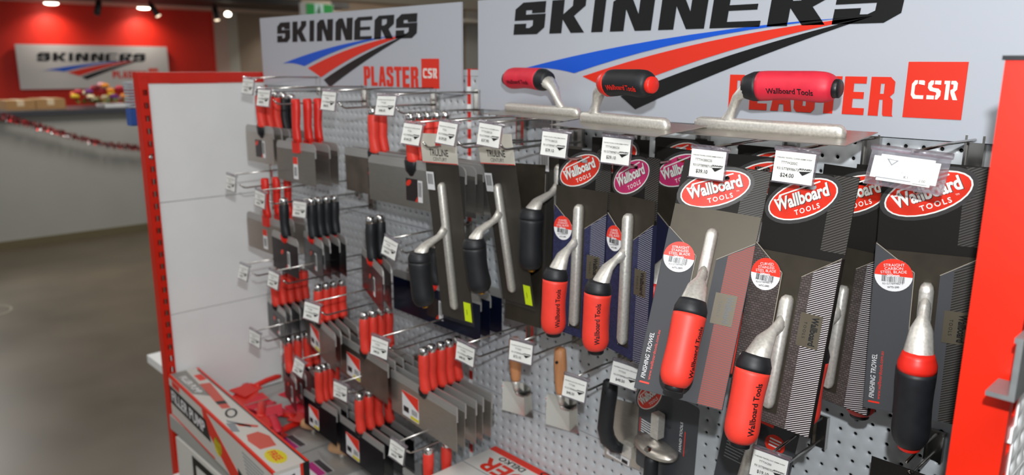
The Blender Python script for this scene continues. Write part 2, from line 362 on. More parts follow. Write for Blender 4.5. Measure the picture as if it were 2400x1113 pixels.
# tinsel garland draped along the counter front
gl = MB(); rg = random.Random(5)
gp = [(-1.0, .95), (.08, 1.055), (.25, .99), (.52, .885), (.8, .785), (1.10, .735), (1.35, .74), (1.7, .80), (2.2, .98)]
def gz(y):
    for (a, za), (b, zb) in zip(gp, gp[1:]):
        if a <= y <= b: return za+(zb-za)*(y-a)/(b-a)
    return gp[-1][1]
core = MB(); core.sweep([(-7.045, -1+i*.1, gz(-1+i*.1)) for i in range(33)], .006, 6)
gt = thing('tinsel_garland', 'red and silver tinsel garland draped across the counter front', 'garland', loc=(0, 0, 0))
obj('cord', core, mat('garland_cord', '#5a1a1a', .5), gt)
for nm, colr, cnt in (('red_foil', '#b0161c', 1500), ('silver_foil', '#9a9a9a', 600)):
    f = MB()
    for i in range(cnt):
        y = rg.uniform(-1, 2.2); a = rg.uniform(0, 2*PI); l = rg.uniform(.018, .036); dx, dz = math.cos(a)*l, math.sin(a)*l; wy = rg.uniform(-.012, .012)
        c0 = (-7.045, y, gz(y)); w_ = .0035
        f.add([(c0[0], y-w_, c0[2]), (c0[0]+abs(dx), y+wy-w_, c0[2]+dz), (c0[0]+abs(dx), y+wy+w_, c0[2]+dz), (c0[0], y+w_, c0[2])], [(0, 1, 2, 3)])
    p = obj(nm, f, mat(nm, colr, .25, .7), gt); p['kind'] = 'stuff'
# downlights and track spots over the red wall
lampglow = mat('lamp_glow', '#fff3dc', .4, emit=9.)
for i, (y, nm) in enumerate(((1.68, 'left recessed downlight glowing above the red wall'), (2.84, 'right recessed downlight glowing above the red wall'))):
    t = thing('downlight', nm, 'light', loc=(XW+.24, y, 2.225), group='downlights over the red wall')
    obj('trim_ring', MB().lathe([(.11, 0), (.115, -.012), (.075, -.012), (.07, 0)], 24), mat('ring_white', '#d0d0d0', .5), t)
    obj('lens', MB().lathe([(.085, -.006), (.08, -.026), (.05, -.034)], 20), lampglow, t)
    sp = bpy.data.lights.new('downlight_beam', 'SPOT'); sp.energy = 34; sp.spot_size = 2.5; sp.spot_blend = 1.0; sp.color = (1, .93, .8); sp.shadow_soft_size = .06
    so = bpy.data.objects.new('downlight_beam', sp); COL.objects.link(so); so.location = (XW+.24, y, 2.185); so.rotation_euler = (Vector((-.15, 0, -1))).to_track_quat('-Z', 'Y').to_euler()
spots = (((-10.6, .68, 2.235), (.25, -.1, -1), False, 'unlit black track spotlight at the far left of the beam'), ((-10.6, 1.92, 2.235), (.05, -.25, -1), False, 'unlit black track spotlight between the two downlights'),
         ((-10.6, 2.52, 2.235), (.3, .5, -1), True, 'black track spotlight angled right beside the right downlight'), ((-10.6, 3.36, 2.235), (.2, .05, -1), True, 'lit black track spotlight in front of the pale post'))
for loc, d, lit, nm in spots:
    t = thing('track_spotlight', nm, 'spotlight', loc=loc, group='track spotlights on the beam')
    obj('stem', MB().sweep([(0, 0, .0), (0, 0, -.07)], .012, 8), blackpl, t)
    R_ = Vector(d).to_track_quat('Z', 'Y').to_matrix().to_4x4()
    obj('housing', MB().lathe([(.028, 0), (.035, .02), (.038, .15), (.036, .17)], 16, M=Matrix.Translation((0, 0, -.04)) @ R_), blackpl, t)
    obj('lens', MB().lathe([(.034, .171), (.03, .178), (.02, .182)], 16, M=Matrix.Translation((0, 0, -.04)) @ R_), mat('spot_glow', '#f6e2c4', .4, emit=2.2) if lit else mat('spot_off', '#3a3632', .3), t)
for loc, nm in (((-10.2, 3.36, 2.09), 'small bright round lamp just right of the lit track spotlight'), ((-9.6, 2.35, 2.235), 'round lamp at the top edge of the picture in the dark beam')):
    t = thing('ceiling_lamp', nm, 'light', loc=loc)
    obj('rod', MB().sweep([(0, 0, 2.4-loc[2]), (0, 0, .03)], .006, 6), blackpl, t)
    obj('bulb', MB().lathe([(.012, .03), (.036, .015), (.042, -.01), (.034, -.024), (.012, -.032)], 16), lampglow, t)
# exit sign
ex = thing('exit_sign', 'green and white exit sign hanging above the left shop sign', 'sign', loc=(-9.6, 4.36, ZC+.69))
obj('case', MB().box(-.03, .0, -.27, .23, -.10, .09), mat('exit_case', '#c5cdcf', .4), ex)
obj('green_panel', MB().box(0, .004, -.18, .22, -.10, .08), mat('exit_green', '#0f8a3c', .4, emit=.25), ex)
pic = MB(); RX = Matrix.Rotation(PI/2, 4, 'Z')
pic.box(-.06, .07, -.007, -.004, -.10, .08)
ep = obj('pictogram_panel', pic, mat('exit_pale', '#b9d9d4', .4, emit=.2), ex, M=RX)
man = MB().lathe([(.001, -.014), (.014, 0), (.001, .014)], 10, 1, .2, Matrix.Translation((.01, -.009, .055)))
man.prism([(-.02, .0), (.0, .04), (.025, .035), (.02, -.01), (.04, -.04), (.025, -.07), (.01, -.045), (.0, -.02), (-.02, -.05), (-.045, -.045), (-.03, -.03)], -.011, -.008)
obj('running_figure', man, mat('exit_dark', '#0d6a34', .5), ep)
obj('hanger', MB().box(-.02, -.01, -.24, .2, .09, .4), chrome, ex)

# ================================================================== shelving
CELL = .025
def peg_mesh(nx, nz):
    def build():
        n = 12; mb = MB(); vs = []; fs = []; W, H = nx*CELL, nz*CELL; e = .0009
        ang = [2*PI*(k+.5)/n for k in range(n)]
        sq = []
        for a in ang:
            c, s_ = math.cos(a), math.sin(a); q = max(abs(c), abs(s_)); sq.append((c/q*CELL/2, s_/q*CELL/2))
        rings = [(.0078, 0.), (.0050, .0013), (.0032, .0018), (.0031, .0045)]
        for i in range(nx):
            for j in range(nz):
                cx, cz = (i+.5)*CELL, (j+.5)*CELL; o = len(vs)
                vs += [(min(max(cx+a, e), W-e), 0, min(max(cz+b, e), H-e)) for a, b in sq]
                for r, d in rings: vs += [(cx+r*math.cos(a), d, cz+r*math.sin(a)) for a in ang]
                for q in range(4):
                    for k in range(n):
                        a = o+q*n+k; b = o+q*n+(k+1) % n; fs.append((a, b, b+n, a+n))
        mb.add(vs, fs, None, True)
        for a, b, c, d in ((e, W-e, e, e), (e, W-e, H-e, H-e)): mb.add([(a, 0, c), (b, 0, c), (b, .012, c), (a, .012, c)], [(0, 1, 2, 3)])
        for a in (e, W-e): mb.add([(a, 0, e), (a, 0, H-e), (a, .012, H-e), (a, .012, e)], [(0, 1, 2, 3)])
        return mb
    return cached(('pegboard_panel', nx, nz), build)
def slotted(length, wd, pitch=.0385, sw=.013, sh_=.017):
    """steel strip in the XZ plane with a row of rectangular slots, slots centred"""
    def build():
        mb = MB(); n = int(length/pitch); x0, x1 = -wd/2, wd/2; a0, a1 = -sw/2+.002, sw/2+.002
        for k in range(n):
            zb, zt = -(k+1)*pitch, -k*pitch; s0, s1 = zb+(pitch-sh_)/2, zt-(pitch-sh_)/2
            vs = [(x0, 0, zb), (x1, 0, zb), (x1, 0, zt), (x0, 0, zt), (a0, 0, s0), (a1, 0, s0), (a1, 0, s1), (a0, 0, s1)]
            vs += [(v[0], .0025, v[2]) for v in vs[4:]]
            mb.add(vs, [(0, 1, 5, 4), (1, 2, 6, 5), (2, 3, 7, 6), (3, 0, 4, 7), (4, 5, 9, 8), (5, 6, 10, 9), (6, 7, 11, 10), (7, 4, 8, 11)])
        zb = -n*pitch; mb.add([(x0, 0, -length), (x1, 0, -length), (x1, 0, zb), (x0, 0, zb)], [(0, 1, 2, 3)])
        return mb
    return cached(('slotted_strip', length, wd), build)
BT = -.0285                       # top of the pegboard, from eye level
ROWS = ((-.4285, 16), (-.8035, 15), (-1.1785, 15))
DECK = -1.13
def bay(name, label, x0, nx):
    t = thing(name, label, 'shelving', loc=(x0, 0, 0))
    for z, n in ROWS: obj('pegboard_panel', peg_mesh(nx, n), peg, t, loc=(0, 0, ZC+z))
    obj('top_cap', MB().box(0, nx*CELL, 0, .012, ZC+BT, ZC-.014), peg, t)
    obj('board_void_shade', MB().box(0, nx*CELL, .016, .05, .1, ZC-.016), dark, t)  # dark sheet added as the shade seen through the peg holes
    obj('lower_back', MB().box(0, nx*CELL, .0, .015, .1, ZC-1.1785), peg, t)
    d = obj('deck', MB().box(.0, nx*CELL, -.40, .0, ZC+DECK-.03, ZC+DECK), mat('deck_grey', '#b4b4b2', .45, var=.05, scale=5), t)
    obj('deck_edge', MB().box(.0, nx*CELL, -.412, -.40, ZC+DECK-.045, ZC+DECK+.004), mat('edge_grey', '#a9a8a4', .4), d)
    obj('base_shelf', MB().box(.0, nx*CELL, -.42, .0, .10, .13), white, t)
    obj('plinth', MB().box(.0, nx*CELL, -.40, -.38, 0, .10), white, t)
    return t
XL, XM, XR = -2.457, -1.417, -.159
lb = bay('shelving_bay', 'left pegboard shelving bay with white end panel and red slotted end frame', XL+.009, 41)
rb = bay('shelving_bay', 'right pegboard shelving bay between the two red uprights', XM+.009, 48)
for t, xx in ((rb, XM), (lb, XL)):
    u = obj('slotted_upright', MB().box(xx-.009-t.location.x, xx+.009-t.location.x, .004, .05, 0, ZC-.012), red, t)
    tb = cached('panel_tab', lambda: MB().box(-.0075, .0075, -.001, .004, -.0085, .0085, bev=.002))
    for k in range(24):
        obj('panel_tab', tb, white, u, loc=(xx-t.location.x, .004, ZC-.062-k*.0415))
# left end: frame and panels (plane x = XL, facing right)
def end_part(name, y0, y1, z0, z1, thick, m_, xoff, parent, bev=0):
    return obj(name, MB().box(xoff-thick-parent.location.x, xoff-parent.location.x, y0, y1, ZC+z0, ZC+z1), m_, parent)
for a, b in ((-.4275, -.066), (-.793, -.4295), (-1.13, -.795)):
    end_part('end_panel', -.376, -.006, a, b, .016, white, XL+.002, lb)
end_part('end_gap_shade', -.372, -.006, -1.3, -.07, .02, dark, XL-.018, lb)  # dark slab added as the shade in the panel gaps
end_part('top_rail', -.404, -.004, -.064, -.031, .03, red, XL+.004, lb)
po = obj('front_post', MB().box(-.040-.0, -.0375+.0, -.405, -.376, 0, ZC-.031), red, lb, loc=(XL+.006-lb.location.x, 0, 0))
obj('front_flange', MB().box(-.040, -.0025, -.4055, -.403, 0, ZC-.031), red, lb, loc=(XL+.006-lb.location.x, 0, 0))
FACE_R = Matrix.Rotation(PI/2, 4, 'Z')   # strip front (-y) turned to face +x
obj('slotted_face', slotted(1.42, .0275), red, lb, M=Matrix.Translation((XL+.006-lb.location.x, -.3905, ZC-.033)) @ FACE_R)
obj('bolt', MB().lathe([(.006, 0), (.006, .003), (.003, .005)], 10, M=Matrix.Rotation(PI/2, 4, 'Y')), capchrome, lb, loc=(XL+.0065-lb.location.x, -.3905, ZC-.285))
obj('base_foot', MB().box(XL-.37-lb.location.x, XL-.035-lb.location.x, -.345, .10, ZC-1.075, ZC-1.045), white, lb)
# right end: post close to the camera and the perforated outer panel
ox = rb.location.x
obj('post_front', MB().box(XR-.045-ox, XR-ox, -.4055, -.402, 0, ZC+.006), red, rb)
obj('post_inner', MB().box(XR-.045-ox, XR-.0425-ox, -.402, -.3735, 0, ZC+.006), red, rb)
obj('post_cap', MB().box(XR-.047-ox, XR+.002-ox, -.408, -.372, ZC+.006, ZC+.010), blackpl, rb)
obj('slotted_face', slotted(1.42, .0275), red, rb, M=Matrix.Translation((XR-ox, -.388, ZC+.004)) @ FACE_R)
obj('top_rail', MB().box(XR-.043-ox, XR+.0-ox, -.374, 0, ZC-.03, ZC+.004), red, rb)
op = obj('outer_panel', peg_mesh(15, 15), white, rb, M=Matrix.Translation((XR+.0015-ox, -.3745, ZC-.78)) @ FACE_R)
obj('outer_panel', peg_mesh(15, 15), white, rb, M=Matrix.Translation((XR+.0015-ox, -.3745, ZC-.405)) @ FACE_R)
obj('outer_void_shade', MB().box(XR-.02-ox, XR-.012-ox, -.373, 0, ZC-1.1, ZC-.03), dark, rb)  # dark sheet added as shade behind the outer panel's holes
for k in range(12):
    obj('panel_tab', cached('panel_tab', None), white, rb, M=Matrix.Translation((XR+.0012-ox, -.379, ZC-.12-k*.077)) @ FACE_R)
br = thing('shelf_bracket', 'grey metal shelf rail end beside the near right red post', 'bracket', loc=(0, 0, 0))
grey_metal = mat('grey_bracket', '#8e9192', .4, .6, var=.08, scale=60)
obj('rail', MB().box(-.1515, -.1465, -.455, -.10, ZC-.290, ZC-.236), grey_metal, br)
obj('foot', MB().box(-.1695, -.1515, -.455, -.415, ZC-.290, ZC-.2855), grey_metal, br)
obj('lip', MB().box(-.1535, -.1465, -.455, -.10, ZC-.236, ZC-.231), grey_metal, br)

# ------------------------------------------------------------------ shop signs above the pegboard
ls = thing('shop_sign', 'smaller white shop sign on the left bay with black lettering and three stripes', 'sign', Matrix.Translation((XL, -.011, ZC)))
obj('sign_board', MB().box(.012, 1.030, 0, .005, -.072, .140), signw, ls)
logo_parts(ls, 1.0, -.0005)
rs = thing('shop_sign', 'larger white shop sign on the right bay, its lettering cut off by the picture edge', 'sign', Matrix.Translation((XM+.032, -.011, ZC)))
obj('sign_board', MB().box(.017, 1.17, 0, .005, -.103, .140), signw, rs)
logo_parts(rs, 1.10, -.0005)

# ================================================================== hooks and price tickets
def hook(x, zt, ytag, label, drop=.045, ylow=None, yplate=0.):
    t = thing('wire_hook', label, 'hook', loc=(x, yplate, ZC+zt))
    yl = ytag+.02 if ylow is None else ylow
    pl = MB().box(-.011, .011, -.006, -.0008, -drop-.012, .006, bev=.003)
    for s_ in (-1, 1): pl.box(s_*.011-.0015, s_*.011+.0015, -.012, -.0008, -drop-.012, .006)
    obj('back_plate', pl, chrome, t)
    obj('ticket_wire', MB().sweep([(0, -.003, 0), (0, ytag*.5, .002), (0, ytag+.004, 0)], .0021, 8), chrome, t)
    obj('hang_wire', MB().sweep([(0, -.003, -drop), (0, yl*.6, -drop+.001), (0, yl+.018, -drop), (0, yl+.010, -drop+.002), (0, yl, -drop+.011)], .0023, 8), chrome, t)
    return t
def ticket(x, y, zrel, label, lines, yaw=0., pitch=-8., roll=0., wd=.056, kind='std', tone=None):
    t = thing('price_ticket', label, 'price tag', pose(x, y-.002, zrel, yaw, pitch, roll))
    hw = wd/2
    hold = MB().sweep([(-hw-.002, .002, 0), (hw+.002, .002, 0)], .0038, 10)
    hold.box(-hw-.001, hw+.001, .0015, .0025, -.045, -.001); hold.box(-hw-.001, hw+.001, -.0022, .0025, -.0455, -.0435)
    if kind == 'wide':
        pass
    obj('clear_holder', hold, clear, t)
    n = 10; pv = []
    p0, p1 = (-hw, hw) if kind == 'std' else (-hw+.012, hw-.014)
    zb, zt_ = (-.0435, -.0035) if kind == 'std' else (-.039, -.0075)
    for i in range(n+1):
        xx = p0+(p1-p0)*i/n; yy = -.0006+.0012*math.sin(i/n*PI*1.6) if kind == 'std' else 0
        pv += [(xx, yy, zb), (xx, yy, zt_)]
    pm = MB().add(pv, [(2*i, 2*i+2, 2*i+3, 2*i+1) for i in range(n)], None, True)
    pp = obj('paper_slip', pm, paper, t)
    if kind == 'wide':
        pp2 = obj('back_slip', MB().box(-hw+.004, hw-.008, .0006, .0012, -.036, -.010), paper, t)
        for tx, xx, zz, hh, mm in (('K1', .002, -.033, .0034, ink), ('____', -.012, -.036, .0010, greyink), ('.. 21', -.004, -.027, .0028, greyink), ('£.00', .020, -.0345, .003, ink)):
            write(pp, tx.replace('£', '2'), xx, zz, -.0006, mm, height=hh)
        obj('mark', MB().prism([(-.024, -.012), (-.010, -.013), (-.017, -.020)], -.0006, -.0002, holes=[[(-.0215, -.0130), (-.0125, -.0136), (-.017, -.0182)]]), greyink, pp)
        obj('underline', MB().box(.010, .026, -.0005, -.0001, -.0375, -.0370), ink, pp)
        return t
    y = -.0022
    write(pp, lines[0], .0, -.0125, y, ink, width=wd*.86, bold=.01)
    write(pp, lines[1], -.006, -.0195, y, ink, height=.0032)
    write(pp, lines[2], -.007, -.0275, y, ink, height=.0033)
    write(pp, lines[3], -.007, -.0375, y, ink, height=.0058, bold=.012)
    write(pp, 'SKINNERS', .0165, -.0255, y, ink, width=.018, height=.0024, bold=.04, shear=.3)
    obj('mark', MB().prism([(.0085, -.0275), (.0255, -.0262), (.014, -.0325), (.0125, -.0312)], y-.0001, y+.0002), ink, pp)
    return t
B280 = ['W/BOARD TROWELL CURVED 280MM W/GRIP S/S', 'TTTW280CSS', '9315778998710', '$39.10']
BLUR = ['PLASTERING HAND TOOL STEEL BLADE', 'TTT250', '9315778998640', '$48.50']
TOPZ = -.105
top_row = [(-1.228, -.30, -.113, '$164.20', 'price ticket marked $164.20 in front of the header-card trowel'), (-1.119, -.30, -.104, '$139.20', 'price ticket marked $139.20 above the wrapped steel trowels'),
           (-1.058, -.25, -.106, '$37.90', 'price ticket marked $37.90 on the wire left of the trowel cards'), (-.895, -.25, -.110, '$39.10', 'leftmost of the three $39.10 price tickets above the trowel cards'),
           (-.762, -.25, -.110, '$39.10', 'middle one of the three $39.10 price tickets above the trowel cards'), (-.595, -.25, -.115, '$39.10', 'rightmost of the three $39.10 price tickets above the trowel cards'),
           (-.466, -.25, -.107, '$24.00', 'price ticket marked $24.00 above the curved trowel card'), (-.326, -.25, -.099, '', 'wide acrylic ticket with handwritten labels beside the red post')]
for i, (x, y, z, pr, lb_) in enumerate(top_row):
    hook(x, z, y, ('chrome hook of the trowel with the readable header card', 'chrome hook of the second wrapped trowel', 'chrome hook of the wrapped trowel beside the first card', 'chrome hook of the leftmost red-logo trowel card', 'chrome hook of the pink-logo trowel cards', 'chrome hook of the grey 280mm trowel card', 'chrome hook of the woven-pattern trowel cards', 'chrome hook under the wide acrylic ticket')[i], drop=.052)
    if i == 7: ticket(x, y, z+.002, lb_, None, yaw=2, pitch=-14, roll=3, wd=.086, kind='wide')
    else:
        ln = list(B280); ln[3] = pr
        if i == 6: ln = ['W/BOARD TROWELL CURVED 200MM W/GRIP', 'TTTW200C', '9315778998673', pr]
        if i < 2: ln = ['TRULINE CENTURY TROWEL STAINLESS', 'TTCN', '9315778998642', pr]
        ticket(x, y, z, lb_, ln, yaw=(4, 0, 6, 4, 2, 2, 0)[i], pitch=(-14, -12, -8, -6, -5, -6, -6)[i], roll=(2, 3, 4, 2, 1, 1, 1)[i])
low = [(-2.092, -.226, -.043, 'white price ticket at the far left end of the top row'), (-1.847, -.302, -.064, 'white price ticket over the far left red-handled knives'),
       (-1.537, -.300, -.060, 'white price ticket under the black stripe of the left sign'), (-1.373, -.260, -.065, 'white price ticket hanging under the left sign near its red square'),
       (-2.053, -.314, -.303, 'price ticket on the bare wires in front of the white end panel'), (-1.903, -.304, -.330, 'price ticket over the lone plastic red handle in the second row'),
       (-1.833, -.229, -.356, 'price ticket in front of the four black handles in the second row'), (-1.404, -.238, -.385, 'tilted price ticket beside the two black handles in the second row'),
       (-2.070, -.287, -.567, 'price ticket at the far left of the third row'), (-1.818, -.321, -.530, 'price ticket in front of the five red handles at the left of the third row'),
       (-1.606, -.332, -.563, 'price ticket below the four orange-red handles in the third row'), (-1.349, -.314, -.587, 'price ticket right of the four red handles over white labels'),
       (-1.189, -.203, -.586, 'price ticket right of the five upright red handles'), (-1.047, -.176, -.548, 'price ticket hiding the left wooden handle'),
       (-.920, -.152, -.593, 'price ticket marked $48.50 between wooden and black handles'), (-.800, -.150, -.530, 'price ticket half hidden behind the straight trowel card'),
       (-2.000, -.302, -.746, 'price ticket on the lowest bare wires before the end panel'), (-1.837, -.253, -.798, 'small price ticket beside the dark red handles low on the left'),
       (-1.631, -.252, -.802, 'price ticket between the two lowest groups of red handles'), (-1.335, -.285, -.843, 'price ticket nearest the bottom edge beside black blades'),
       (-.500, -.174, -.581, 'price ticket at the bottom edge under the curved trowel card')]
rt_ = random.Random(11)
for i, (x, y, z, lb_) in enumerate(low):
    hook(x, z, y, 'chrome hook of the '+' '.join(lb_.replace('white ', '').replace('tilted ', '').replace('small ', '').split()[:12]), drop=.04)
    ln = list(BLUR)
    if i == 13: ln[3] = '$72.10'
    if i == 20: ln = ['W/BOARD TROWELL FLAT 200MM W/GRIP', 'TTTW200', '9315778998703', '$19.10']
    ticket(x, y, z, lb_, ln, yaw=rt_.uniform(0, 13), pitch=rt_.uniform(-16, -4), roll=rt_.uniform(-2, 4) if i != 7 else 8)

# ================================================================== joint knives
def bars(x0, x1, z0, z1, y, n, seed=1, vertical=True):
    r = random.Random(seed); mb = MB(); x = x0
    w_ = (x1-x0)/n
    for k in range(n):
        a = x0+k*w_+r.uniform(0, .3)*w_; b = a+w_*r.choice((.25, .45, .6))
        if vertical: mb.box(a, b, y-.0002, y, z0, z1)
    return mb
def knife(M, kind, bw, off, blade_m, label, group, lab=None, detail=True, yaw=0., rnd=.014):
    t = thing('joint_knife', label, 'joint knife', M, group=group)
    Y = Matrix.Rotation(math.radians(yaw), 4, 'Z')
    if kind == 'plastic':
        g = cached('grip_plastic', lambda: MB().sweep([(0, 0, 0), (0, 0, -.004), (0, 0, -.03), (0, -.002, -.07), (0, -.001, -.1), (0, 0, -.112)], [(.011, .009), (.0135, .011), (.0135, .0115), (.0115, .0105), (.014, .011), (.019, .009)], 16, flat=(1, 0, 0)))
        gp_ = obj('grip', g, redpl, t, M=Y)
        obj('ferrule_tab', cached('tab', lambda: MB().box(-.017, .015, -.0075, .004, -.140, -.108, bev=.003)), redpl, t, M=Y)
        ztop = -.112
    else:
        gm, bm = (redrub, blackpl) if kind in ('red', 'redbulb') else (blackrub, redpl)
        obj('end_cap', cached('knife_cap', lambda: MB().lathe([(.004, -.001), (.0095, -.003), (.0115, -.008), (.0118, -.0185), (.0105, -.020)], 14)), capchrome, t, M=Y)
        obj('grip', cached('knife_grip', lambda: MB().sweep([(0, 0, -.018), (0, 0, -.022), (0, -.0005, -.045), (0, -.001, -.07), (.001, .000, -.088), (.003, 0, -.103), (.004, 0, -.112)],
            [(.0112, .0112), (.0128, .0128), (.0135, .0135), (.0112, .0125), (.0128, .0128), (.0160, .0128), (.0140, .0105)], 16, flat=(1, 0, 0))), gm, t, M=Y)
        if kind != 'blackred' or True:
            big = 1.25 if kind == 'redbulb' else 1.
            obj('bolster', cached(('bolster', big), lambda: MB().sweep([(-.002, 0, -.100), (-.003, -.001, -.108), (-.002, -.001, -.119*big**.3), (0, 0, -.128*big**.4)], [(.0150*big, .0105), (.0172*big, .0118), (.0145*big, .0110), (.006, .005)], 14, flat=(1, 0, 0))), bm, t, M=Y)
        ztop = -.104
    h = bw/2
    bp = obj('back_plate', cached(('knife_plate', round(bw, 3), rnd), lambda: MB().prism(rrect(-h, h, -.036, 0, rnd, 4, (0, 0, 1, 1)), -.0018, .0018)), plate_al, t, M=Y @ Matrix.Translation((off, 0, ztop)))
    bl = obj('blade', cached(('knife_blade', round(bw, 3)), lambda: MB().prism([(-h+.001, -.108), (h-.001, -.108), (h-.001, -.02), (-h+.001, -.02)], -.0024, -.0014)), blade_m, t, M=Y @ Matrix.Translation((off, 0, ztop)))
    if lab and detail:
        if lab == 'white':
            w_ = min(.075, bw*.3); x0 = -.045*bw/.25; z1, z0 = -.036, -.1
            obj('label', cached(('lab_w', w_), lambda: MB().box(-w_/2, w_/2, -.0030, -.0025, z0, z1, bev=.003)), stk_white, bl, loc=(x0, 0, 0))
            obj('label_red', cached(('lab_r', w_), lambda: MB().prism([(-w_/2, z1-.004), (w_/2, z1-.034), (w_/2, z1), (-w_/2, z1)], -.0034, -.0029)), stk_red, bl, loc=(x0, 0, 0))
            obj('label_yellow', cached(('lab_y', w_), lambda: MB().box(0, w_/2, -.0034, -.0029, z0+.002, z0+.010)), yellow, bl, loc=(x0, 0, 0))
            obj('barcode', cached(('lab_b', w_), lambda: bars(w_*.08, w_*.42, z0+.014, z0+.028, -.0030, 12)), ink, bl, loc=(x0, 0, 0))
            obj('stamp', cached(('lab_s', w_), lambda: MB().box(-w_*.42, -w_*.1, -.0034, -.0029, z0+.012, z0+.026)), blackpl, bl, loc=(x0, 0, 0))
        elif lab == 'dark':
            obj('label', cached('lab_d', lambda: MB().box(-.028, .016, -.0030, -.0025, -.092, -.042)), mat('label_black', '#241d1e', .4), bl, loc=(0, 0, 0))
            obj('label_mark', cached('lab_dm', lambda: MB().prism(ellipse(-.017, -.052, .011, .006, .5, 14), -.0034, -.0029)), logo_red, bl)
            obj('label_corner', cached('lab_dc', lambda: MB().prism([(.006, -.092), (.016, -.092), (.016, -.08)], -.0034, -.0029)), logo_red, bl)
            bs = obj('barcode_label', cached('lab_bc', lambda: MB().box(.018, .034, -.0030, -.0025, -.092, -.044)), stk_white, bl)
            obj('barcode', cached('lab_bcb', lambda: bars(.020, .032, -.080, -.048, -.0030, 9)), ink, bs)
        elif lab == 'small':
            obj('label', cached('lab_sm', lambda: MB().box(-.012, .012, -.0030, -.0025, -.098, -.040)), stk_white, bl)
            obj('label_red', cached('lab_smr', lambda: MB().box(-.012, .012, -.0034, -.0029, -.058, -.040)), stk_red, bl)
            obj('barcode', cached('lab_smb', lambda: bars(-.008, .008, -.09, -.066, -.0030, 9)), ink, bl)
    return t
KN = [  # key, x, z, y front, y last, n, kinds, blade width, offset, blade material, yaw, label kind, place words
    ('A', -2.092, -.072, -.200, -.101, 5, ['redbulb', 'red', 'red', 'blackred', 'blackred'], .18, -.02, steel, 0, 'dark', 'nearest the end panel, top row'),
    ('B', -1.847, -.092, -.220, -.156, 3, ['plastic']*3, .215, -.012, steel_pol, 0, 'small', 'of three, top row, far left'),
    ('C', -1.537, -.099, -.190, -.166, 2, ['redbulb']*2, .26, .0, brownst, 0, 'dark', 'of the pair under the left sign'),
    ('D', -1.373, -.103, -.204, -.106, 5, ['redbulb']*5, .37, .005, steel_pol, 0, 'dark', 'of the wide-bladed five beside the header card'),
    ('E', -2.053, -.322, -.220, -.152, 3, ['plastic']*3, .218, -.015, steel, 0, 'small', 'of three, second row, far left'),
    ('F', -1.903, -.355, -.242, -.242, 1, ['blackred'], .18, -.008, blued, -5, 'dark', ''),
    ('P', -1.833, -.351, -.200, -.129, 4, ['blackred']*4, .18, .0, blued, -13, 'dark', 'of four in the second row'),
    ('G', -1.549, -.359, -.200, -.171, 2, ['blackred']*2, .24, .0, maroon, -22, 'dark', 'of the pair in mid board'),
    ('H', -2.070, -.598, -.200, -.105, 5, ['red']*5, .18, .0, blued, -13, 'dark', 'of five, third row, far left'),
    ('I', -1.818, -.588, -.200, -.127, 4, ['red']*4, .25, .0, brownst, -14, 'white', 'of four in the third row'),
    ('J', -1.606, -.618, -.190, -.118, 4, ['red']*4, .27, -.015, brownst, -7, 'white', 'of four over white-labelled steel blades'),
    ('N', -1.349, -.638, -.200, -.098, 5, ['red']*5, .29, -.012, steel, -4, 'white', 'of five left of the wooden handles'),
    ('K', -2.010, -.790, -.200, -.110, 4, ['red']*4, .15, .0, blued, -14, 'dark', 'of four low beside the end panel'),
    ('L', -1.837, -.829, -.200, -.148, 4, ['red']*4, .185, .0, blued, -3, 'white', 'of four, fourth row, above the flat trowels'),
    ('M', -1.631, -.845, -.200, -.110, 4, ['red']*4, .24, .0, blued, -3, 'white', 'of four, lowest group, with black blade'),
    ('O', -1.335, -.884, -.200, -.148, 2, ['red']*2, .12, -.05, blued, -4, None, 'of the pair at the bottom edge'),
    ('Q', -1.404, -.405, -.120, -.050, 3, ['blackred']*3, .33, .0, navy, 0, 'dark', 'of three wide navy ones behind the wrapped trowels'),
]
rk = random.Random(21)
for key, x, z, ya, yb, n, kinds, bw, off, bm, yaw, lab, place in KN:
    for i in range(n):
        y = ya+(yb-ya)*i/max(1, n-1); kd = kinds[i]
        hname = {'red': 'red-handled', 'redbulb': 'red-handled', 'plastic': 'plastic red-handled', 'blackred': 'black-handled'}[kd]
        if n == 1: lb_ = 'lone black-handled joint knife with red tip in the second row'
        elif n == 2: lb_ = ('front' if i == 0 else 'rear')+' '+hname+' joint knife '+place
        else: lb_ = (ORD[i] if i == 0 else ORD[i]+' from front')+' '+hname+' joint knife '+place
        jit = rk.uniform(-2.5, 2.5)
        knife(pose(x+rk.uniform(-.002, .002), y, z+(0 if key != 'A' else -.004*i), 0, rk.uniform(-1, 1), jit*.5), kd, bw, off, bm, lb_, 'joint knives '+place if place else None,
              lab=lab if i < 2 else None, yaw=yaw+jit, rnd=.004 if key in 'JNLMOC' else .016)

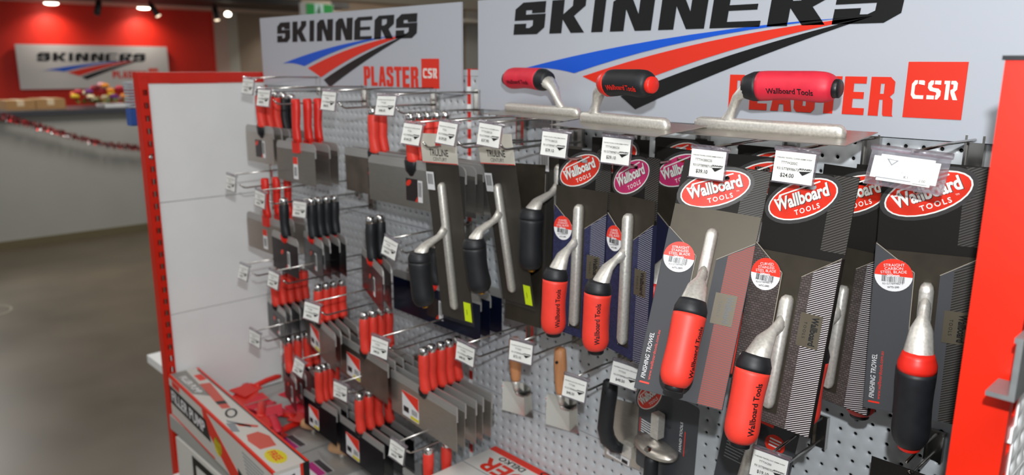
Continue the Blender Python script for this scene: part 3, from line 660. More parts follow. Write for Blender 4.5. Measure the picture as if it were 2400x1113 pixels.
# ================================================================== trowels
def trowel(parent, T, blade, rib, hand, h=.058, bm=None, style='red', stem=None, ribw=.0085, rh=.0215, ribh=.014, boff=0., text=None):
    """trowel laid out with X along the rib, Z away from the blade; T places it under its parent"""
    bm = bm or steel
    b0, b1, bw = blade
    RX_ = Matrix.Rotation(-PI/2, 4, 'X')      # prism depth (y) -> z
    if b1 > b0: obj('blade', MB().box(b0, b1, -bw/2-boff, bw/2-boff, -.0012, 0), bm, parent, M=T)
    r0, r1 = rib
    rm = MB()
    sec = [(-1, 0), (1, 0), (1, .55), (.82, .86), (.45, 1.), (-.45, 1.), (-.82, .86), (-1, .55)]
    stn = [(0, .45, .55), (.004, .85, .86), (.010, 1, 1), (r1-r0-.010, 1, 1), (r1-r0-.004, .85, .86), (r1-r0, .45, .55)]
    vs = [(r0+u, y_*ribw*fw_, z_*ribh*fh_) for u, fw_, fh_ in stn for y_, z_ in sec]; ns = len(sec)
    fs = [(i*ns+k, (i+1)*ns+k, (i+1)*ns+(k+1) % ns, i*ns+(k+1) % ns) for i in range(len(stn)-1) for k in range(ns)]
    fs += [tuple(range(ns)), tuple(range(len(stn)*ns-1, (len(stn)-1)*ns-1, -1))]
    rm.add(vs, fs, None, True)
    obj('rib', rm, alloy, parent, M=T)
    ha, hb = hand; d = 1 if hb > ha else -1; L = abs(hb-ha); s0 = stem if stem is not None else ha-d*.030
    obj('shank', MB().sweep([(s0-d*.004, 0, .008), (s0, 0, .016), (s0+d*.006, 0, .028), (s0+d*.016, 0, h-.016), (ha+d*.002, 0, h-.004), (ha+d*.012, 0, h)],
                            [(.0075, .014), (.0070, .0095), (.0072, .0065), (.0135, .0070), (.0178, .012), (.016, .014)], 12, flat=(0, 1, 0)), alloy, parent, M=T)
    A, B, Cc = {'red': (blackrub, redrub, blackpl), 'pink': (blackrub, pinkred, blackpl), 'black': (redpl, blackrub, redpl), 'allblack': (blackrub, blackrub, brass)}[style]
    z = lambda t: h+.0035*math.sin(PI*t)+.001*(t-.5)
    def seg(t0, t1, prof, n=7):
        P = []; Rr = []
        for i in range(n):
            t = t0+(t1-t0)*i/(n-1); P.append((ha+d*L*t, 0, z(t))); Rr.append(prof(t))
        return MB().sweep(P, Rr, 20, flat=(0, 1, 0))
    body = lambda t: rh*(1.0-.05*math.sin(PI*min(1, max(0, (t-.25)/.5)))) if t < .82 else rh*math.sqrt(max(.12, 1-((t-.82)/.19)**2*.86))
    obj('collar', seg(.0, .17, lambda t: rh*(.80+.2*min(1, t/.10)), 6), A, parent, M=T)
    gp_ = obj('grip', seg(.17, .965, lambda t: body(t)*1.0, 20), B, parent, M=T)
    capm = MB().lathe([(rh*.60, -.006), (rh*.60, .0065), (rh*.50, .0085)], 18, M=Matrix.Translation((ha+d*L*.965, 0, z(.97))) @ Matrix.Rotation(d*PI/2, 4, 'Y'))
    if style == 'allblack': capm = MB().lathe([(rh*.3, -.008), (rh*.3, .004), (rh*.22, .007)], 12, M=Matrix.Translation((ha+d*L*.975, 0, z(.97))) @ Matrix.Rotation(d*PI/2, 4, 'Y'))
    obj('end_cap', capm, Cc, parent, M=T)
    if text:
        me = text_mesh('Wallboard Tools', .070, .0088, .02).copy(); xs = [v.co.x for v in me.vertices]; xm = (max(xs)+min(xs))/2
        a0, sg = text          # angle round the handle (0 = +Y side, 90 = away from the blade), reading direction along X
        for v in me.vertices:
            u = ha+d*L*.56+(v.co.x-xm)*sg; t_ = (u-ha)/(d*L); an = math.radians(a0)-(v.co.y-.0044)/rh*sg; r_ = body(t_)+.0005
            v.co = (u, r_*math.cos(an), z(t_)+r_*math.sin(an))
        me.update(); obj('grip_lettering', me, redpl if style == 'black' else blackpl, parent, M=T)
    return gp_
DOWN = Matrix(((0, 1, 0, 0), (0, 0, -1, 0), (-1, 0, 0, 0), (0, 0, 0, 1)))      # trowel X -> down, Y -> right, Z -> towards the viewer
W, H = .124, .342
def slot_hole(): return rrect(-.017, .007, -.0225, -.0155, .0032, 3)
def wlogo(parent, cx, cz, field, y, k=1., hole=True, tm=False, tilt=.42):
    hl = [slot_hole()] if hole else []
    e0, e1, e2 = ellipse(cx, cz, .056*k, .0305*k, tilt), ellipse(cx, cz, .0505*k, .0255*k, tilt), ellipse(cx, cz, .0485*k, .0236*k, tilt)
    obj('logo_halo', MB().prism(e0, y-.0002, y, holes=[e1]), logo_halo, parent)
    obj('logo_ring', MB().prism(e1, y-.0004, y, holes=[e2]), logo_white, parent)
    inside = hole and all(((px-cx)*math.cos(-tilt)-(pz-cz)*math.sin(-tilt))**2/(.0485*k)**2+((px-cx)*math.sin(-tilt)+(pz-cz)*math.cos(-tilt))**2/(.0236*k)**2 < .97 for px, pz in slot_hole())
    obj('logo_field', MB().prism(e2, y-.0003, y, holes=hl if inside else []), field, parent)
    R_ = Matrix.Translation((cx, 0, cz)) @ Matrix.Rotation(-tilt, 4, 'Y')
    for dx, dz, mm, yy in ((.0008, -.0008, logo_halo, y-.0005), (0, 0, logo_white, y-.0008)):
        me = text_mesh('Wallboard', .078*k, .0185*k, .035, .0)
        obj('lettering' if mm is logo_white else 'letter_shadow', me, mm, parent, M=R_ @ Matrix.Translation((dx*k, yy, (-.0065+dz)*k)) @ FRONT)
    roof = [(-.037, .0105), (-.033, .0105), (-.030, .0158), (.030, .0165), (.030, .0145), (-.027, .0138), (-.030, .0085), (-.034, .0085)]
    obj('roof_line', MB().prism([(a*k, b*k) for a, b in reversed(roof)], y-.0008, y-.0004, M=R_), logo_white, parent)
    obj('lettering', text_mesh('TOOLS', .036*k, .0072*k, .02, .0, 'CENTER', 1.35), logo_white, parent, M=R_ @ Matrix.Translation((.004*k, y-.0008, -.0185*k)) @ FRONT)
    if tm: obj('trade_mark', text_mesh('TM', .004*k, None, .0), logo_white, parent, M=R_ @ Matrix.Translation((.030*k, y-.0008, -.0120*k)) @ FRONT)
def sticker(parent, x, z, y, lines, code):
    r = .0222
    s_ = obj('round_sticker', MB().prism(ellipse(x, z, r, r, 0, 32), y-.0003, y), stk_white, parent)
    a0 = -.03; arc = [(x+r*math.cos(a0+(PI-2*a0)*i/20), z+r*math.sin(a0+(PI-2*a0)*i/20)) for i in range(21)]
    obj('sticker_red', MB().prism(arc, y-.0006, y-.0003), stk_red, parent)
    for i, ln in enumerate(lines):
        write(parent, ln, x, z+.0122-.0047*i, y-.0009, stk_white, height=.0037, bold=.0 if i < len(lines)-1 else .03, rot=.12)
    obj('barcode', bars(x-.0135, x+.0135, z-.0095, z-.001, y-.0004, 26, 5), ink, parent)
    write(parent, '9315778998673', x, z-.0127, y-.0006, ink, width=.024, rot=.12)
    write(parent, code, x+.001, z-.0175, y-.0006, ink, height=.0026, bold=.02, rot=.12)
def pack(M, label, style, size, field, front_m, hatch_m, back_m, lines=None, code='', group='carded finishing trowels', tm=False, full=True, badge=True, tstyle='red', head_m=None):
    t = thing('carded_trowel', label, 'trowel', M, group=group)
    hw = W/2
    bc = obj('backing_card', MB().prism([(-hw, -H), (hw, -H), (hw, 0), (-hw, 0)], -.0006, .0, holes=[slot_hole()]), head_m or card_blk, t)
    wlogo(bc, -.010, -.037, field, -.0007, tm=tm)
    if size == 280: rib, hand, stem, btop = (.096, .322), (.205, .326), .168, -.068
    else: rib, hand, stem, btop = (.166, .322), (.246, .366), .210, -.112
    if tstyle == 'black': rib, hand, stem = (.150, .30), (.222, .354), .182
    trowel(t, Matrix.Translation((0, -.0055, 0)) @ DOWN, (-btop, .335, W-.002), rib, hand, stem=stem, style=tstyle, bm=steel_dull, rh=.0225, text=(28, -1) if full and tstyle == 'red' else None)
    zl, zr, zs = -.104, -.106, -.139
    sl = [(-hw, -H), (hw, -H), (hw, zr), (.013, zs), (.013, -.327), (-.016, -.327), (-.016, zs), (-hw, zl)]
    fc = obj('front_sleeve', MB().prism(sl, -.0078, -.0070), front_m, t)
    ce = MB()
    for (ax, az), (bx_, bz) in (((-hw, zl), (-.016, zs)), ((.013, zs), (hw, zr)), ((-.016, zs), (-.016, -.327))):
        dx, dz = bx_-ax, bz-az; l_ = math.hypot(dx, dz); nx_, nz_ = -dz/l_*.0008, dx/l_*.0008
        q = [(ax, az), (bx_, bz), (bx_+nx_, bz+nz_), (ax+nx_, az+nz_)]
        ce.prism(q, -.0079, -.0068)
    obj('cut_edge', ce, mat('card_raw_edge', '#9a9284', .7), fc)
    sd = MB().box(-hw-.0004, -hw+.0002, -.0078, 0, -H, zl); sd.box(hw-.0002, hw+.0004, -.0078, 0, -H, zr); sd.box(-hw, hw, -.0078, 0, -H-.0004, -H+.0002)
    obj('sleeve_edge', sd, back_m, t)
    obj('hatched_strip', MB().prism([(hw-.034, -H+.0005), (hw-.0004, -H+.0005), (hw-.0004, zr-.002), (hw-.034, zr-.024 if zr-.024 > zs else zs)], -.0081, -.0078), hatch_m, fc)
    obj('hatched_header', MB().prism([(hw-.034, -.100), (hw-.0004, -.100), (hw-.0004, -.001), (hw-.034, -.001)], -.0008, -.0006), hatch_d, bc) if head_m is None and full else None
    if full:
        if lines: sticker(fc, -.039, -.145, -.0080, lines, code)
        if badge:
            bd = obj('foil_badge', MB().box(.022, .052, -.0086, -.0080, -.228, -.184), badge_m, fc)
            write(bd, 'Wallboard', .038, -.206, -.0089, blackpl, width=.038, height=.010, bold=.03, rot=-PI/2)
            write(bd, 'TOOLS', .0285, -.206, -.0089, blackpl, width=.022, height=.004, rot=-PI/2, space=1.4)
        write(fc, 'FINISHING TROWEL', -.0500, -.293, -.0080, stk_white, width=.066, height=.0062, shear=.2, rot=PI/2)
        write(fc, 'www.wallboardtools.com.au', -.0425, -.290, -.0080, stk_red, width=.072, height=.0040, rot=PI/2)
        obj('orange_bar', MB().box(-.0565, -.0425, -.0083, -.0080, -.3325, -.3300), stk_red, fc)
    return t
PK = [
 ('c4', (-.584, -.220, -.142, 25.1, -20.9, 5.8), 'straight stainless trowel on grey card with red hatching, sticker reads 280mm', 280, logo_red, card_grey, hatch_r, card_grey, ['STRAIGHT', 'STAINLESS', 'STEEL BLADE', '280mm'], 'WTS-280S', 'red', True),
 ('c5', (-.454, -.220, -.139, -3.6, -11.9, -.9), 'curved stainless 200mm trowel on woven-pattern card with white hatching, front of its hook', 200, logo_red, weave_br, hatch_w, card_blk, ['CURVED', 'STAINLESS', 'STEEL BLADE', '200mm'], 'WTC-200S', 'red', False),
 ('c6', (-.309, -.200, -.116, 15.3, 6.6, -1.1), 'black-handled straight carbon steel trowel on dark card next to the red post', 200, logo_red, card_grey, hatch_d, card_grey, ['STRAIGHT', 'CARBON', 'STEEL BLADE', '200mm'], 'WTS-200', 'black', True),
 ('c2', (-.890, -.180, -.148, -.5, -1.7, -.2), 'leftmost red-handled trowel card, with a red oval logo', 280, logo_red, weave_nv, hatch_n, card_navy, ['CURVED', 'STAINLESS', 'STEEL BLADE', '280mm'], 'WTC-280S', 'red', False),
 ('c3', (-.763, -.200, -.144, -15.6, -1.4, -1.1), 'red-handled trowel on worn navy card with a pink oval logo', 280, logo_pink, weave_nv, hatch_n, card_navy, ['CURVED', 'STAINLESS', 'STEEL BLADE', '280mm'], 'WTC-280S', 'red', False),
]
for key, ps, lb_, size, field, fm, hm, bm_, lines, code, ts, tm in PK:
    pack(pose(*ps), lb_, key, size, field, fm, hm, bm_, lines, code, tm=tm, tstyle=ts)
BK = [  # cards further back on the same hooks
 ((-.425, -.125, -.140, -6, -3, 1.5), 'curved trowel on woven card directly behind the front 200mm one', 200, logo_red, weave_br, hatch_w, card_blk, 'red'),
 ((-.410, -.035, -.144, 4, 0, 0), 'rearmost woven trowel card beside the dark carbon steel one', 200, logo_red, weave_br, hatch_w, card_blk, 'red'),
 ((-.324, -.072, -.128, 4, 1, 1), 'second black-handled trowel card behind the carbon steel one', 200, logo_red, card_grey, hatch_d, card_grey, 'black'),
 ((-.570, -.130, -.135, 12, -4, 1), 'trowel card hidden behind the grey 280mm one', 280, logo_red, card_blk, hatch_d, card_blk, 'red'),
 ((-.612, -.040, -.130, -4, 0, 0), 'rearmost trowel card behind the grey 280mm one', 280, logo_red, card_blk, hatch_d, card_blk, 'red'),
 ((-.7315, -.105, -.139, -4, 0, 1), 'trowel card with large pink logo behind the worn navy one', 280, logo_pink, card_navy, hatch_d, card_navy, 'black'),
 ((-.790, -.025, -.130, 0, 0, 0), 'rearmost trowel card behind the pink-logo ones', 280, logo_red, card_blk, hatch_d, card_blk, 'red'),
 ((-.888, -.085, -.133, 6, 0, -1), 'trowel card behind the leftmost red-handled one', 280, logo_red, card_blk, hatch_d, card_blk, 'red'),
]
for ps, lb_, size, field, fm, hm, bm_, ts in BK:
    pack(pose(*ps), lb_, 'b', size, field, fm, hm, bm_, tstyle=ts, full=False)

# steel trowels in clear sleeves
header = mat('header_card', '#cfcbbf', .5)
def wrapped(ps, label, Hh=.42, head=True, bw=.114, rx=.0, hand=(.237, .356), stem=.212, price_m=stk_white):
    t = thing('wrapped_trowel', label, 'trowel', pose(*ps), group='steel trowels in clear sleeves')
    hw = bw/2+.002
    sl = obj('clear_sleeve', MB().prism([(-hw, -Hh), (hw, -Hh), (hw, -.002), (-hw, -.002)], -.0042, -.0038), film, t)
    T = Matrix.Translation((rx, -.002, 0)) @ DOWN
    trowel(t, T, (.062, Hh-.006, bw-.004), (.100, Hh-.03), hand, stem=stem, style='allblack', bm=steel_dull, rh=.0235, ribw=.0075, h=.080, boff=rx)
    if head:
        hc = obj('header_card', MB().prism([(-hw, -.060), (hw, -.060), (hw, 0), (-hw, 0)], -.0062, -.0044, holes=[rrect(-.011, .011, -.027, -.017, .003, 3)]), header, t)
        write(hc, 'TRULINE', 0, -.0455, -.0064, ink, width=.062, height=.014, bold=.02)
        write(hc, 'CENTURY', .002, -.0555, -.0064, ink, width=.044, height=.0075)
        obj('red_line', MB().box(-hw, hw, -.0066, -.0062, -.0600, -.0585), stk_red, hc)
    st = obj('barcode_sticker', MB().box(-hw+.006, -hw+.030, -.0048, -.0043, -.118, -.080), price_m, t)
    obj('barcode', bars(-hw+.009, -hw+.027, -.106, -.084, -.0049, 12), ink, st)
    ys = obj('yellow_sticker', MB().box(hw-.028, hw-.006, -.0048, -.0043, -Hh+.010, -Hh+.052), neon, t)
    write(ys, 'NEW', hw-.017, -Hh+.031, -.0050, ink, width=.012, rot=PI/2)
    return t
wrapped((-1.228, -.240, -.138, 0, 4.6, -2.4), 'wrapped steel trowel with a clear header card, front left of the trowels', .405, bw=.110, hand=(.229, .344), stem=.204)
wrapped((-1.119, -.185, -.134, -5.5, 7, -4), 'wrapped steel trowel right of the one with the readable header', .360, rx=-.008, bw=.109, hand=(.194, .306), stem=.166)
wrapped((-1.105, -.112, -.136, 178, 4, 3), 'wrapped steel trowel furthest back under the $37.90 ticket', .40, price_m=header, head=False)
wrapped((-1.022, -.100, -.092, 0, 1, 0), 'wrapped black-handled trowel between the clear sleeves and the first card', .36, head=False, hand=(.178, .300), stem=.150)

# display trowels lying on the hooks
def flat_trowel(loc, yaw, label, blade, rib, hand, style, tilt=0., roll=0.):
    t = thing('finishing_trowel', label, 'trowel', pose(*loc, yaw, 6.0+tilt, roll), group='display trowels lying on the hooks')
    gp_ = trowel(t, Matrix.Identity(4), blade, rib, hand, h=.066, style=style, bm=steel, rh=.0218, ribh=.017, text=(195, 1))
    return t
flat_trowel((-.574, -.140, -.097), 1.0, 'display trowel with long red handle in front of the red lettering', (-.135, .145, .110), (-.118, .122), (-.030, .108), 'pink')
flat_trowel((-.795, -.200, -.097), -10., 'display trowel with black handle and red end cap', (-.125, .135, .110), (-.105, .108), (-.040, .073), 'black')
flat_trowel((-1.092, -.085, -.097), -6., 'display trowel with red handle pointing left, furthest back on the hooks', (-.130, .130, .105), (-.115, .115), (.030, -.105), 'pink')

# ================================================================== lower right: corner trowels, pointing trowel, blister packs
def corner_tool(x, y, z, label, yaw):
    t = thing('corner_trowel', label, 'corner trowel', pose(x, y, z, yaw, 4, 0), group='corner trowels with wooden handles')
    obj('handle', MB().sweep([(0, 0, .004), (0, 0, 0), (0, 0, -.03), (0, 0, -.07), (0, 0, -.098), (0, 0, -.104)], [.008, .0125, .0142, .0138, .0115, .0095], 18), wood, t)
    obj('hang_hole_shade', MB().lathe([(.0032, 0), (.0032, .003)], 10, M=Matrix.Translation((0, -.0138, -.024)) @ Matrix.Rotation(PI/2, 4, 'X')), dark, t)  # dark disc painted as the shade of a hole through the handle
    obj('ferrule', MB().lathe([(.0095, -.100), (.0085, -.118), (.006, -.13)], 14), alloy, t)
    obj('tang', MB().sweep([(0, 0, -.125), (0, .004, -.14), (0, .030, -.156)], [.005, .0045, .006], 10), capchrome, t)
    wings = []
    # two polished leaves meeting at a right angle, ridge towards the viewer
    for s_ in (-1, 1):
        mb = MB(); a = Vector((0, .034, -.126)); b = Vector((0, .034, -.214)); c = Vector((s_*.043, .002, -.192)); d = Vector((s_*.038, .002, -.116)); th = Vector((0, .0014, 0))
        vs = [a, b, c, d, a+th, b+th, c+th, d+th]; f = [(0, 1, 2, 3), (7, 6, 5, 4), (0, 4, 5, 1), (1, 5, 6, 2), (2, 6, 7, 3), (3, 7, 4, 0)]
        if s_ < 0: f = [tuple(reversed(q)) for q in f]
        mb.add(vs, f); wings.append(obj('leaf', mb, mat('polished_steel', '#c4c4c1', .2, .95), t))
    # paper label on the left leaf
    L = wings[0]; nx = Vector((-.050, -.032, 0)).normalized(); nrm = Vector((.032, -.050, 0)).normalized()
    ML = Matrix.Translation(Vector((-.030, .0148, -.158))+nrm*.0012) @ Matrix(((-nx.x, -nrm.x, 0, 0), (-nx.y, -nrm.y, 0, 0), (0, 0, 1, 0), (0, 0, 0, 1)))
    lb1 = obj('label', MB().box(-.016, .016, -.0004, 0, -.030, .032), stk_white, L, M=ML)
    for z0, z1, mm, nm in ((.026, .029, stk_red, 'label_red'), (.008, .0105, stk_red, 'label_red'), (.0105, .019, greyink, 'label_print')):
        obj(nm, MB().box(-.016, .016, -.0008, -.0004, z0, z1), mm, L, M=ML)
    obj('barcode', bars(.004, .013, -.012, .004, -.0004, 7), ink, L, M=ML)
    obj('barcode_block', MB().box(.002, .014, -.0008, -.0004, -.027, -.021), ink, L, M=ML)
    obj('label_lines', (lambda m_: [m_.box(-.012, .001, -.0008, -.0004, .003-.005*i, .0045-.005*i) for i in range(5)] and m_)(MB()), greyink, L, M=ML)
    return t
corner_tool(-1.195, -.055, -.615, 'wooden-handled corner trowel hanging behind the price ticket', 15)
corner_tool(-1.049, -.060, -.598, 'wooden-handled corner trowel nearest the black-handled one', 12)
pt = thing('corner_float', 'black-handled steel trowel hanging between wooden handle and blister card', 'trowel', pose(-.905, -.050, -.622, -4, 2, 2))
obj('blade', MB().prism([(-.040, -.205), (.060, -.190), (.056, -.045), (-.020, -.060), (-.040, -.16)], .020, .0215), steel, pt)
obj('grip', MB().sweep([(0, -.012, .0), (0, -.014, -.004), (.0, -.016, -.03), (-.004, -.017, -.07), (-.008, -.016, -.11), (-.004, -.012, -.135), (.010, -.004, -.150), (.024, .004, -.152)], [.010, .0155, .0165, .016, .0165, .017, .014, .010], 16, flat=(1, 0, 0)), blackrub, pt)
obj('hang_hole_shade', MB().lathe([(.0035, 0), (.0035, .003)], 10, M=Matrix.Translation((0, -.0318, -.022)) @ Matrix.Rotation(PI/2, 4, 'X')), dark, pt)  # dark disc on the grip, shade of a hanging hole put into colour
obj('bracket', MB().box(.014, .046, .006, .020, -.168, -.140, bev=.003), alloy, pt)
pl = obj('label', MB().prism([(-.034, -.196), (.030, -.196), (.034, -.158), (-.030, -.158)], .0192, .0200), stk_white, pt)
obj('label_red', MB().box(-.026, .012, .0186, .0192, -.166, -.159), stk_red, pl)
obj('barcode', bars(-.026, .008, -.192, -.178, .0190, 18), ink, pl)
obj('label_block', MB().box(.010, .026, .0186, .0192, -.194, -.186), ink, pl)

def blister(ps, label, wd, ht, logo, flat_bowl=True, field=logo_red):
    t = thing('blister_pack', label, 'tool pack', pose(*ps), group='blister packs low on the board')
    hw = wd/2
    cdm = mat('blister_card', '#3a3d42', .4)
    bc = obj('backing_card', MB().prism(rrect(-hw, hw, -ht, 0, .006, 3), -.0008, 0), cdm, t)
    if logo == 'oval':
        wlogo(bc, -.048, -.030, field, -.0009, k=.82, hole=False, tilt=.85)
        for i in range(6): obj('print_line', MB().box(-.066, -.066+.03-.002*(i % 3), -.0012, -.0009, -.088-i*.005, -.0862-i*.005), stk_white, bc)
        obj('print_bar', MB().box(-.070, -.0685, -.0012, -.0009, -.115, -.085), stk_red, bc)
        write(bc, 'HAND TOOLS', .040, -.075, -.0012, stk_white, width=.06, height=.006, rot=PI/2)
        obj('print_bar', MB().box(.046, .0475, -.0012, -.0009, -.11, -.06), stk_red, bc)
        obj('compass_mark', MB().prism([(.03, -.165), (.048, -.148), (.066, -.165), (.048, -.182)], -.0012, -.0009, holes=[[(.038, -.165), (.048, -.174), (.058, -.165), (.048, -.156)]]), greyink, bc)
        obj('blister_dome', MB().prism(rrect(-.030, .012, -.075, -.004, .010, 4), -.024, -.0008), film, t)
        obj('steel_pan', MB().lathe([(.052, .0), (.050, .006), (.030, .010), (.012, .014), (.006, .02)], 28, 1, .55, Matrix.Translation((-.010, -.014, -.118)) @ Matrix.Rotation(math.radians(10), 4, 'X')), steel, t)
        obj('nut', MB().lathe([(.009, .0), (.009, .008), (.005, .012)], 6, M=Matrix.Translation((-.010, -.030, -.120)) @ Matrix.Rotation(math.radians(50), 4, 'X'), smooth=False), capchrome, t)
        obj('clevis', MB().box(-.020, .000, -.022, -.006, -.095, -.045, bev=.003), alloy, t)
        obj('grip', MB().sweep([(-.010, -.020, -.128), (-.010, -.024, -.14), (-.010, -.024, -.20), (-.010, -.022, -.23)], [.010, .0135, .014, .012], 14), blackrub, t)
    else:
        fc = obj('round_logo', MB().prism(ellipse(.028, -.045, .017, .017, 0, 28), -.0012, -.0008), field, bc)
        for i in range(3): obj('print_line', MB().box(.018, .038, -.0016, -.0012, -.038-i*.006, -.0355-i*.006), stk_white, bc)
        for i in range(9): obj('print_line', MB().box(-.052, -.052+.035-.003*(i % 4), -.0012, -.0009, -.062-i*.006, -.0602-i*.006), greyink, bc)
        obj('red_tab', MB().box(-.005, .02, -.0014, -.0008, -.018, -.006), stk_red, bc)
        obj('blister_dome', MB().prism(rrect(-.020, .014, -.13, -.02, .010, 4), -.030, -.0008), film, t)
        obj('tool_shaft', MB().sweep([(-.004, -.015, -.02), (-.004, -.015, -.075), (-.004, -.015, -.12)], [.006, .009, .012], 12), alloy, t)
    return t
blister((-.745, -.095, -.585, -10, 2, 3), 'blister card with slanted red oval logo and a steel pan tool', .150, .190, 'oval')
blister((-.555, -.100, -.560, 4, 2, 8), 'dark blister card with a round red logo at the bottom edge', .125, .20, 'round')
bk = thing('tool_card', 'plain black tool card just left of the red post at the bottom edge', 'tool pack', pose(-.322, -.090, -.572, 0, 2, 0))
obj('card', MB().box(-.062, .062, -.0012, 0, -.22, 0), card_blk, bk)
obj('sleeve', MB().prism([(-.060, -.22), (.060, -.22), (.060, -.07), (-.060, -.05)], -.006, -.0014), card_blk, bk)
hook(-.325, -.545, -.13, 'chrome wire hook holding the plain black tool card', drop=.03)

# ================================================================== lower left: cartons, scrapers and flat trowels on the deck
LEN, WID, HGT = .80, .095, .140
fp = thing('carton', 'long white and red filler pump carton lying on the deck edge', 'carton', pose(-2.44, -.405, -1.126, -3.0))
PC = mat('carton_panel', '#cfcbc5', .4)
obj('box', MB().box(0, LEN, 0, WID, 0, HGT), PC, fp)
TOPM = lambda: Matrix.Translation((0, 0, HGT)) @ Matrix.Rotation(-PI/2, 4, 'X')      # XZ drawing -> lying on the top, z -> back
def face(name, poly, m_, parent, M, d=.0006): return obj(name, MB().prism(poly, -d, 0), m_, parent, M=M)
box = fp.children[0]
T_ = TOPM(); F_ = Matrix.Identity(4); E_ = Matrix.Translation((LEN, 0, 0)) @ Matrix.Rotation(PI/2, 4, 'Z')
for nm, p, mm in (('red_edge', [(0, .0), (LEN, .0), (LEN, .006), (0, .006)], signred), ('red_edge', [(0, WID-.007), (LEN, WID-.007), (LEN, WID), (0, WID)], signred),
                  ('black_edge', [(.02, WID-.011), (LEN, WID-.011), (LEN, WID-.007), (.02, WID-.007)], blackpl), ('grey_panel', [(.0, .008), (.20, .008), (.25, .045), (.0, .055)], mat('print_grey', '#8b8a85', .45)),
                  ('logo_square', [(.06, .060), (.115, .060), (.115, .082), (.06, .082)], stk_red), ('pump_print', [(.14, .050), (.30, .040), (.31, .066), (.15, .080)], mat('print_red', '#cf5a4c', .45)),
                  ('pump_band', [(.30, .040), (.325, .039), (.335, .064), (.31, .066)], blackpl), ('pump_print', [(.325, .040), (.36, .038), (.37, .060), (.335, .063)], mat('print_red', '#cf5a4c', .45)),
                  ('pan_print', [(.47, .030), (.50, .034), (.54, .070), (.53, .076)], mat('print_red', '#cf5a4c', .45)), ('knife_print', [(.44, .020), (.455, .018), (.53, .055), (.52, .060)], greyink), ('plate_print', [(.46, .012), (.52, .006), (.535, .022), (.475, .030)], greyink),
                  ('hopper_print', [(.565, .028), (.60, .018), (.665, .024), (.67, .066), (.61, .074), (.565, .060)], mat('print_red', '#cf5a4c', .45))):
    face(nm, p, mm, box, T_)
write_m = text_mesh('FILLER PUMP', .16, .020, .03)
obj('lettering', write_m, stk_white, box, M=T_ @ Matrix.Translation((.125, -.0010, .018)) @ FRONT)
ring_o, ring_i = ellipse(.405, .048, .032, .017, -.3, 20), ellipse(.405, .048, .024, .011, -.3, 20)
obj('handle_print', MB().prism(ring_o, -.0006, 0, holes=[ring_i]), blackpl, box, M=T_)
def starburst(name, cx, cz, a, b, M):
    pts = [((cx+a*(1 if k % 2 else .88)*math.cos(2*PI*k/36)), cz+b*(1 if k % 2 else .88)*math.sin(2*PI*k/36)) for k in range(36)]
    return obj(name, MB().prism(pts, -.0006, 0), yellow, box, M=M)
starburst('yellow_burst', .725, .040, .045, .026, T_)
obj('lettering', text_mesh('FREE', .055, .020, .02), stk_red, box, M=T_ @ Matrix.Translation((.722, -.0010, .030)) @ FRONT)
for nm, p, mm in (('black_band', [(0, .045), (.36, .045), (.33, .105), (0, .105)], blackpl), ('red_edge', [(0, .132), (LEN, .132), (LEN, HGT), (0, HGT)], signred), ('red_edge', [(0, .0), (.38, .0), (.38, .006), (0, .006)], signred),
                  ('logo_square', [(.03, .110), (.10, .110), (.10, .129), (.03, .129)], stk_red), ('red_band', [(.30, .132), (.335, .132), (.56, .035), (.56, .0), (.50, .0), (.32, .08)], signred),
                  ('black_block', [(.56, .0), (.61, .0), (.61, .035), (.56, .05)], blackpl), ('red_band', [(.62, .0), (.80, .0), (.80, .02), (.62, .045)], signred)):
    face(nm, p, mm, box, F_)
obj('lettering', text_mesh('FILLER PUMP', .30, .038, .03), stk_white, box, M=Matrix.Translation((.165, -.0010, .056)) @ FRONT)
starburst('yellow_burst', .415, .055, .032, .030, F_)
for i in range(6): face('print_line', [(.60+i*.004, .112-i*.010), (.74, .112-i*.010), (.74, .116-i*.010), (.60+i*.004, .116-i*.010)], greyink, box, F_)
for nm, p, mm in (('end_label', [(.004, .01), (.07, .01), (.07, .130), (.004, .130)], stk_white), ('end_red', [(.07, 0), (.078, 0), (.078, HGT), (.07, HGT)], signred), ('end_black', [(.078, 0), (WID, 0), (WID, HGT), (.078, HGT)], blackpl), ('end_mark', [(.03, .08), (.06, .085), (.055, .12), (.035, .115)], blackpl)):
    face(nm, p, mm, box, E_)
# white carton standing below the deck
wc = thing('carton', 'plain white carton with a thick black frame printed on its front, under the deck', 'carton', pose(-2.40, -.415, -1.34))
obj('box', MB().box(0, .46, 0, .30, 0, .155), cartonw, wc)
obj('frame_print', MB().prism([(.13, -.0), (.40, -.0), (.40, .140), (.13, .140)], -.0006, 0, holes=[[(.155, .012), (.375, .012), (.375, .116), (.155, .116)]]), blackpl, wc.children[0])
# white carton with red lettering at the back of the right bay
dk = thing('carton', 'white carton with red lettering and red stripe lying against the pegboard', 'carton', pose(-1.312, -.005, -.946))
bx = obj('box', MB().box(0, .62, -.34, 0, -.18, 0), cartonw, dk)
D_ = Matrix.Rotation(-PI/2, 4, 'X')
face('red_stripe', [(0, -.022), (.62, -.022), (.62, -.001), (0, -.001)], signred, bx, D_)
face('flap_gap', [(.0, -.111), (.62, -.111), (.62, -.109), (.0, -.109)], greyink, bx, D_)
obj('lettering', text_mesh('EXTENDER', .40, .052, .03), signred, bx, M=Matrix.Translation((.235, -.050, .0006)) @ Matrix.Rotation(PI, 4, 'Z'))
obj('lettering', text_mesh('DELKO', .085, .018, .02), ink, bx, M=Matrix.Translation((.095, -.026, .0006)) @ Matrix.Rotation(PI, 4, 'Z'))
obj('ring_print', MB().prism(ellipse(.185, -.012, .014, .010, 0, 20), -.0008, -.0002, holes=[ellipse(.185, -.012, .009, .006, 0, 20)]), ink, bx, M=D_)
face('white_flap', [(.10, -.20), (.16, -.19), (.13, -.14)], stk_white, bx, D_, .001)
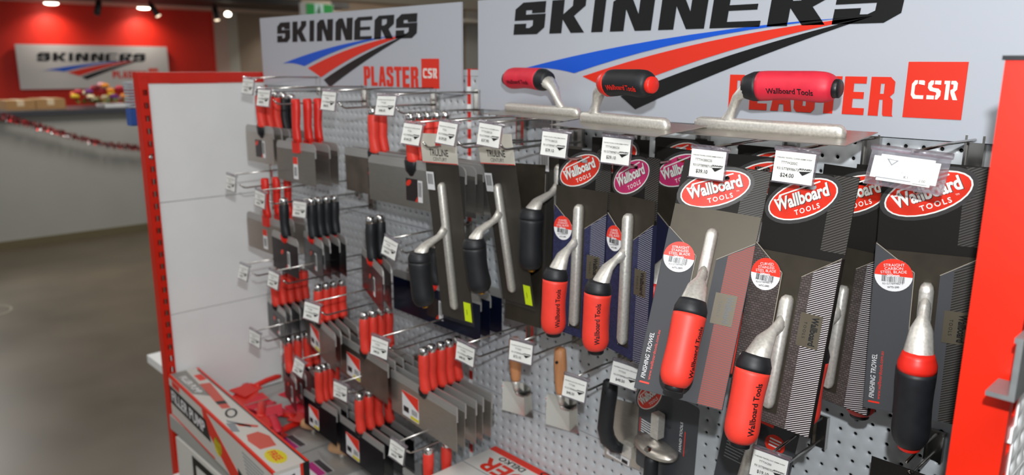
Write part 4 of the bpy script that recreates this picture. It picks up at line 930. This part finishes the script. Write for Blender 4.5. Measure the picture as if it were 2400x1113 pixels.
face('red_corner', [(0, -.24), (.06, -.25), (.06, -.275), (0, -.265)], signred, bx, D_)
# pile of red plastic scrapers
rp = random.Random(4)
pos_w = ['against the end panel', 'nearest the filler pump carton', 'on top of the heap', 'at the right of the heap', 'under the hanging knives', 'pointing at the end panel', 'pointing at the flat trowels', 'deep in the heap', 'at the back of the heap', 'with the upright handle', 'lying flat at the heap front', 'leaning on the heap centre', 'half buried at the left', 'half buried at the right']
for i, wd_ in enumerate(pos_w):
    x = rp.uniform(-2.38, -2.08); y = rp.uniform(-.27, -.07); z = DECK+.018+.011*(i % 5)+rp.uniform(0, .006)
    if i == 10: x, y, z = -2.06, -.22, DECK+.020
    t = thing('scraper', 'red plastic scraper '+wd_, 'scraper', pose(x, y, z, rp.uniform(0, 360), rp.uniform(-7, 7), rp.uniform(-7, 7)), group='heap of red plastic scrapers')
    colr = (redpl, pinkred)[i % 2]
    obj('blade', MB().prism([(-.030, 0), (.030, 0), (.042, .075), (-.042, .075)], -.0015, .0015, M=Matrix.Rotation(-PI/2, 4, 'X')), colr, t)
    obj('grip', MB().sweep([(0, .01, .0), (0, -.005, .002), (0, -.04, .004), (0, -.085, .002), (0, -.10, 0)], [(.018, .005), (.012, .008), (.0125, .0085), (.014, .008), (.008, .005)], 12, flat=(1, 0, 0)), colr, t)
    obj('edge', MB().prism([(-.041, .072), (.041, .072), (.0425, .082), (-.0425, .082)], -.0007, .0007, M=Matrix.Rotation(-PI/2, 4, 'X')), (steel, colr)[i % 3 != 0], t)
# flat trowels with skin-coloured wooden handles lying on the deck
pale = mat('pale_wood', '#d9ab80', .5, var=.08, scale=20, aniso=(6, 1, 1))
for (x, y, yaw, lb_) in ((-2.015, -.150, 0, 'flat trowel with pale wooden handle lying nearer the scraper heap'), (-1.822, -.168, -3, 'flat trowel with pale wooden handle lying nearer the bottom edge')):
    t = thing('flat_trowel', lb_, 'trowel', pose(x, y, DECK+.002, yaw), group='flat trowels lying on the deck')
    obj('blade', MB().box(-.092, .092, -.125, .115, 0, .0015), plate_al, t)
    obj('label', MB().box(-.030, .055, -.118, -.036, .0015, .0020), stk_white, t); obj('label_band', MB().box(-.030, .055, -.084, -.060, .0020, .0024), magenta, t)
    obj('label_band', MB().box(-.030, .055, -.058, -.038, .0020, .0024), mat('label_dark', '#3a3438', .4), t)
    R_ = Matrix.Translation((0, .02, 0)) @ Matrix.Rotation(math.radians(28), 4, 'Z')
    obj('post', MB().sweep([(.0, 0, .001), (.0, 0, .020)], .009, 10, M=R_), alloy, t)
    obj('handle', MB().sweep([(-.042, 0, .026), (-.038, 0, .026), (-.018, 0, .028), (.012, 0, .028), (.034, 0, .026), (.040, 0, .026)], [.008, .0145, .0175, .0165, .0150, .007], 16, M=R_), pale, t)
# blue and white ribbed item hanging outside the end panel
bb = thing('blue_white_item', 'blue and white ribbed item hanging outside the left end frame', 'tool pack', pose(-2.56, -.395, -.060))
obj('ribbed_card', (lambda m_: [m_.box(-.022, .022, -.012, .012, -.0065-.009*i, -.001-.009*i) for i in range(9)] and m_)(MB()), mat('pale_rib', '#a9b4bd', .5), bb)
obj('blue_body', MB().prism(rrect(-.022, .022, -.135, -.082, .006, 3), -.012, .012), mat('blue_plastic', '#2a5aa6', .4), bb)
